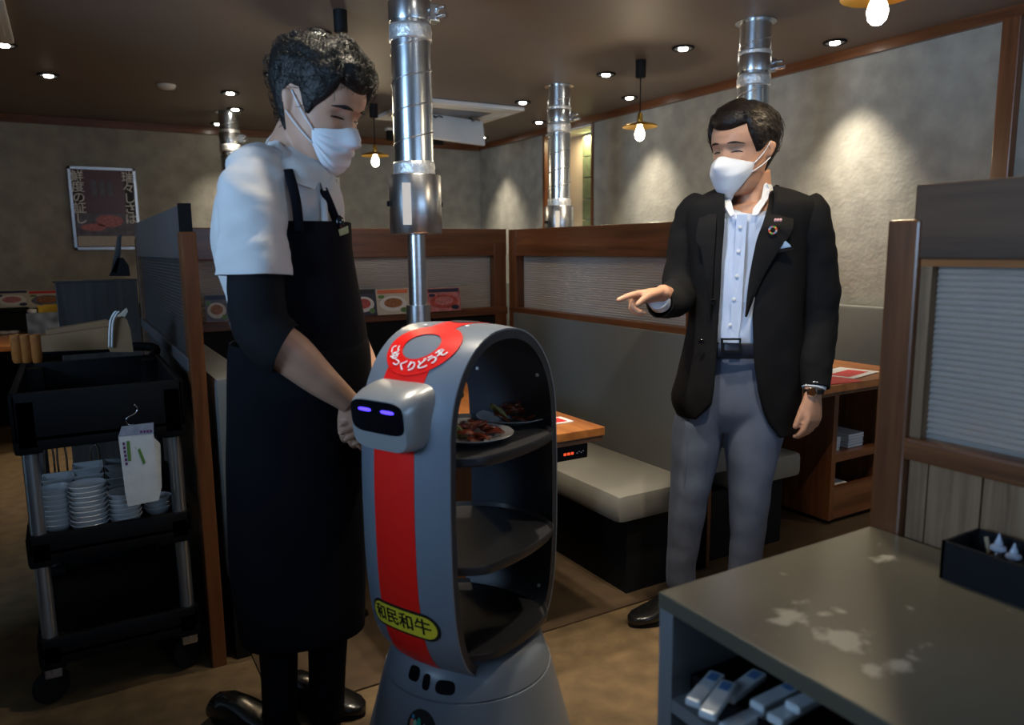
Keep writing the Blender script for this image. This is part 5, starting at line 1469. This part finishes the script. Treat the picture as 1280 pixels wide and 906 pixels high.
# round lapel pin made of coloured segments, and a small badge
pc_ = A.px(966, 287.5, .147)
cols = [(.6, .05, .05), (.6, .35, .05), (.1, .4, .1), (.6, .1, .2), (.1, .3, .5), (.55, .45, .4)]
for i, cc in enumerate(cols*2):
    a0, a1 = 2*pi*i/12+.04, 2*pi*(i+1)/12-.04
    bm = bm_new(); prism(bm, [pc_+A.U*(r_*cos(a))+Z*(r_*sin(a)) for r_, a in ((.0075, a0), (.0128, a0), (.0128, a1), (.0075, a1))], A.V*.002); obj('pin_segment', bm, pm('pin_%d' % (i % 6), cc, .3, var=0), ja)
pb = A.px(972.5, 276, .145)
bm = bm_new()
for dx in (-.0075, 0, .0075): sphere(bm, pb+A.U*dx+Z*.002, (.0042, .0042, .0058), 10, 6)
obj('badge', bm, pm('badge_pink', (.75, .40, .42), .3, var=.1), ja, True)
# shirt cuffs and watch
bm = bm_new(); tube(bm, [A.px(826, 377, .200), A.px(822.5, 373, .225)], [.036, .034], 22); obj('shirt_cuff', bm, M_collarw, sh, True, 60)
bm = bm_new(); tube(bm, [A.px(1018, 480, .06), A.px(1017, 486, .066)], [.037, .035], 22); obj('shirt_cuff', bm, M_collarw, sh, True, 60)
wt = thing('wrist_watch', 'dark banded wrist watch on the hanging arm of the suited man', 'watch', A.px(1015, 489, .05))
bm = bm_new(); tube(bm, [A.px(1017.3, 486.5, .068), A.px(1017, 492, .07)], [(.0315, .0295), (.0315, .0295)], 24); obj('strap', bm, M_black, wt, True, 50)
bm = bm_new(); q = A.px(1015, 489.5, .104); lathe(bm, [(0, 0), (.014, 0), (.015, .003), (.012, .006), (0, .006)], n=20, mat=frame_mat(q, A.U, Z)); obj('case', bm, M_chrome, wt, True, 40)

# ------------------------------------------------------------------ waiter in the apron
B = Fig(395, 1.93)
pbn = thing('person', 'man in a white shirt and long black apron standing with clasped hands', 'person', B.base)
hsB = B.m(150, 120)*.81
hcB = B.px(397, 134, .03)
hy2, hp2 = radians(52), radians(25)
hf = (B.V*cos(hy2)+B.U*sin(hy2))*cos(hp2)-Z*sin(hp2)
HB = head_matrix(hcB, hf, Z+B.U*.02, hsB)
bm = bm_new(); head_into(bm, HB)
tube(bm, [B.px(385, 150, .0), B.px(372, 178, .0), B.px(362, 205, -.005)], [.060, .060, .072], 18, 3)
tube(bm, [B.px(358, 205), B.px(356, 235), B.px(358, 290), B.px(365, 350), B.px(372, 420), B.px(374, 500)], [(.09, .08), (.125, .11), (.13, .10), (.125, .09), (.13, .09), (.13, .09)], 24, 3, ref=B.U)
tube(bm, [B.px(318, 232, .12), B.px(318, 300, .15), B.px(325, 405, .17), B.px(352, 436, .20)], [.044, .048, .044, .046], 16, 4)
wB = B.px(437, 503, .155)
tube(bm, [B.px(338, 422, .19), B.px(365, 443, .185), B.px(400, 474, .17), wB], [.048, .050, .040, .026], 16, 4)
# far arm
wB2 = B.px(479, 520, .055)
tube(bm, [B.px(400, 240, -.10), B.px(414, 330, -.10), B.px(434, 410, -.06), B.px(455, 458, .0), wB2], [.045, .045, .042, .036, .027], 14, 4)
tube(bm, [B.px(350, 500), B.px(345, 640, 0), B.px(345, 780, 0), B.px(350, 885, -.03)], [.085, .065, .05, .04], 14, 3)
tube(bm, [B.px(415, 500), B.px(412, 640, 0), B.px(410, 780, 0), B.px(408, 885, -.03)], [.085, .065, .05, .04], 14, 3)
hand_into(bm, wB, (B.px(443, 556, .14)-wB), B.V*.9-B.U*.35, B.U*.9+B.V*.3, .175, [(.25, .4, .3), (.3, .45, .3), (.35, .5, .3), (.4, .5, .3)], thumb=(.3, .1, .1))
q = B.px(470, 540, .235)
hand_into(bm, B.px(478, 526, .075), (B.px(428, 545, .20)-B.px(478, 526, .075)), B.V*.92+Z*.25, Z*1.0+B.V*.1, .165, [(.12, .25, .25), (.15, .3, .25), (.15, .3, .25), (.2, .35, .25)], thumb=(.5, .2, .1), spread=.02)
bb = obj('body', bm, M_skinB, pbn, True); remesh(bb, .0038, 2)
def hlB(phi):
    a = abs((phi+pi) % (2*pi)-pi)
    z = .27-.02*cos(4*a)
    if a > .60: z = .27-(a-.60)/.50*.27
    if a > 1.10: z = .0-.05*min(1, (a-1.1)/.1)
    if a > 1.28: z = -.05+(a-1.28)/.2*.17
    if a > 1.48: z = .12
    if a > 1.68: z = .12-(a-1.68)/.5*.44
    if a > 2.18: z = -.32
    return z
def thB(phi, z): return .024+.040*max(0, (z-.05)/.45)+.040*max(0, cos(phi))*max(0, z/.4)
hair_obj(HB, hlB, thB, M_hair, pbn, 1100, lambda phi, p: Vector((.25*p.x+.3*sin(p.z*20+p.y*13), .9 if p.z > .28 else -.45, -.55 if p.z < .28 else .15)), 11, lump=.030, tl=.080, tr=.0125, lift=.055, sink=.035, curlr=1.1)
eyes_into(pbn, HB, hsB, .95, M_hair, .019, .004, .006)
mask_obj(HB, pbn, lambda a: -.075+.050*exp(-(a/.25)**2)-.075*abs(a)**2, lambda a: -.545+.28*abs(a)**2.0, 1.12, .050, True, .0, M_mask)

# shirt
bm = bm_new(); shell_loft(bm, B, [(188, 340, 396, .062, -.005), (198, 322, 404, .090, .0), (210, 302, 412, .125, .0), (228, 285, 421, .148, .0), (255, 272, 430, .155, .0), (290, 268, 433, .150, .0), (330, 273, 438, .146, .0), (370, 281, 443, .140, .0), (405, 289, 446, .132, 0), (425, 300, 446, .12, 0), (431, 310, 440, .10, 0)], 56, 2.4, 0, k=6)
rough_up(bm, .012, 8, 21, (1, 1, .6)); rough_up(bm, .006, 22, 23, (1, 1, .5)); shb = obj('shirt', bm, M_polo, pbn, True)
sleeve(B, [(338, 205, .06), (324, 222, .10), (317, 250, .13), (317, 290, .155), (319, 322, .165), (320, 344, .168)], [.048, .066, .073, .073, .072, .074], shb, M_polo, 22, .016, th=.004)
# collar
def flap(F, inner, outer, mat, parent, name, th=.004, k=5):
    a = catmull([F.px(*q) for q in inner], k); b = catmull([F.px(*q) for q in outer], k)
    bm = bm_new(); rr = []
    for p_, q_ in zip(a, b):
        mid = (p_+q_)/2+F.V*.006+Z*.003; o_ = F.V*th
        rr.append([p_, mid, q_, q_-o_, mid-o_, p_-o_])
    loft(bm, rr); return obj(name, bm, mat, parent, True, 60)
cob = flap(B, [(352, 166, -.075), (339, 168, -.03), (345, 173, .035), (360, 188, .080), (380, 208, .100), (399, 225, .110)], [(345, 186, -.10), (329, 184, -.02), (336, 200, .090), (354, 217, .145), (374, 230, .158), (394, 236, .150)], M_polo, shb, 'collar_flap')
flap(B, [(399, 225, .110), (409, 219, .075), (413, 208, .03)], [(404, 238, .135), (417, 236, .105), (420, 224, .05)], M_polo, shb, 'collar_flap')
def pxB(x, y, v): return B.px(x, y, v)
bm = bm_new(); tube(bm, [pxB(399, 226, .100), pxB(404, 250, .130), pxB(406, 275, .14), pxB(408, 300, .14)], [(.008, .003)]*4, 8, 4, ref=B.U); obj('placket', bm, M_polo, shb, True)
bm = bm_new(); lathe(bm, [(0, 0), (.005, 0), (.0054, .0015), (0, .002)], n=12, mat=frame_mat(pxB(401, 231, .118), B.U, Z)); obj('button', bm, M_porc, shb, True, 40)
# black under-sleeve
sl = sleeve(B, [(319, 332, .166), (321, 370, .170), (326, 404, .178), (343, 428, .192), (357, 436, .198)], [.060, .060, .060, .060, .056], pbn, M_sleeve, 31, .005, 'under_sleeve', th=.004)
# apron: bib and skirt
def bib_span(y, c, hw): return radians(-62), radians(112)-radians(40)*max(0, min(1, (300-y)/60))
BR = [(279, 290, 437, .160, .0), (288, 288, 438, .160, .0), (310, 288, 440, .160, 0), (345, 288, 446, .158, 0), (380, 288, 452, .157, 0), (410, 288, 456, .158, 0), (435, 288, 458, .160, 0)]
bm = bm_new(); shell_loft(bm, B, BR, 48, 2.4, 0, span=bib_span, k=5); rough_up(bm, .006, 8, 41, (1, 1, .5)); bib = obj('apron_bib', bm, M_apron, pbn, True); thicken(bib, .004, 0)
SK = [(425, 289, 456, .156, 0), (440, 287, 459, .163, 0), (480, 286, 461, .165, 0), (520, 286, 458, .150, -.01), (570, 286, 455, .140, -.02), (640, 289, 455, .135, -.02), (710, 293, 455, .135, -.02), (782, 302, 452, .135, -.02)]
bm = bm_new(); shell_loft(bm, B, SK, 64, 2.4, 0, k=6); rough_up(bm, .012, 6, 42, (1, 1, .35)); sk = obj('apron_skirt', bm, M_apron, pbn, True); thicken(sk, .004, 0)
bm = bm_new(); tube(bm, [pxB(360, 212, .142), pxB(366, 233, .168), pxB(371, 258, .174), pxB(374, 290, .174)], [(.011, .003)]*4, 8, 4, ref=B.U); obj('apron_strap', bm, M_apron, bib, True)
bm = bm_new(); tube(bm, [pxB(404, 236, .124), pxB(411, 252, .130), pxB(419, 272, .120), pxB(425, 290, .110)], [(.0095, .003)]*4, 8, 4, ref=B.U); obj('apron_strap', bm, M_apron, bib, True)
bm = bm_new(); sphere(bm, pxB(424, 278, .118), (.012, .012, .017), 14, 10); obj('strap_clip', bm, M_gloss, bib, True)
bm = bm_new(); prism(bm, [pxB(423, 287, .128), pxB(435, 282, .118), pxB(436, 291, .118), pxB(425, 295, .128)], B.V*-.004); obj('name_tag', bm, pm('gold_name_tag', (.42, .33, .15), .35, .6, var=.05), bib)
# trousers and shoes
for i, rows in enumerate(([(700, 318, 378, .075, .0), (780, 322, 374, .068, 0), (840, 326, 372, .064, -.01), (892, 328, 372, .064, -.02)], [(700, 382, 442, .075, .0), (780, 384, 436, .068, 0), (840, 386, 432, .064, -.01), (892, 386, 430, .064, -.02)])):
    bm = bm_new(); shell_loft(bm, B, rows, 24, 2.2, k=5, cap=(True, True)); obj('trouser_leg', bm, M_apron, pbn, True)
for px_, py_ in ((372, 925), (455, 895)):
    to = onz(px_, py_, 0); d_ = (B.U*.75+B.V*.55).normalized(); shoe(pbn, to-d_*.28, to, M_shoe, .05)
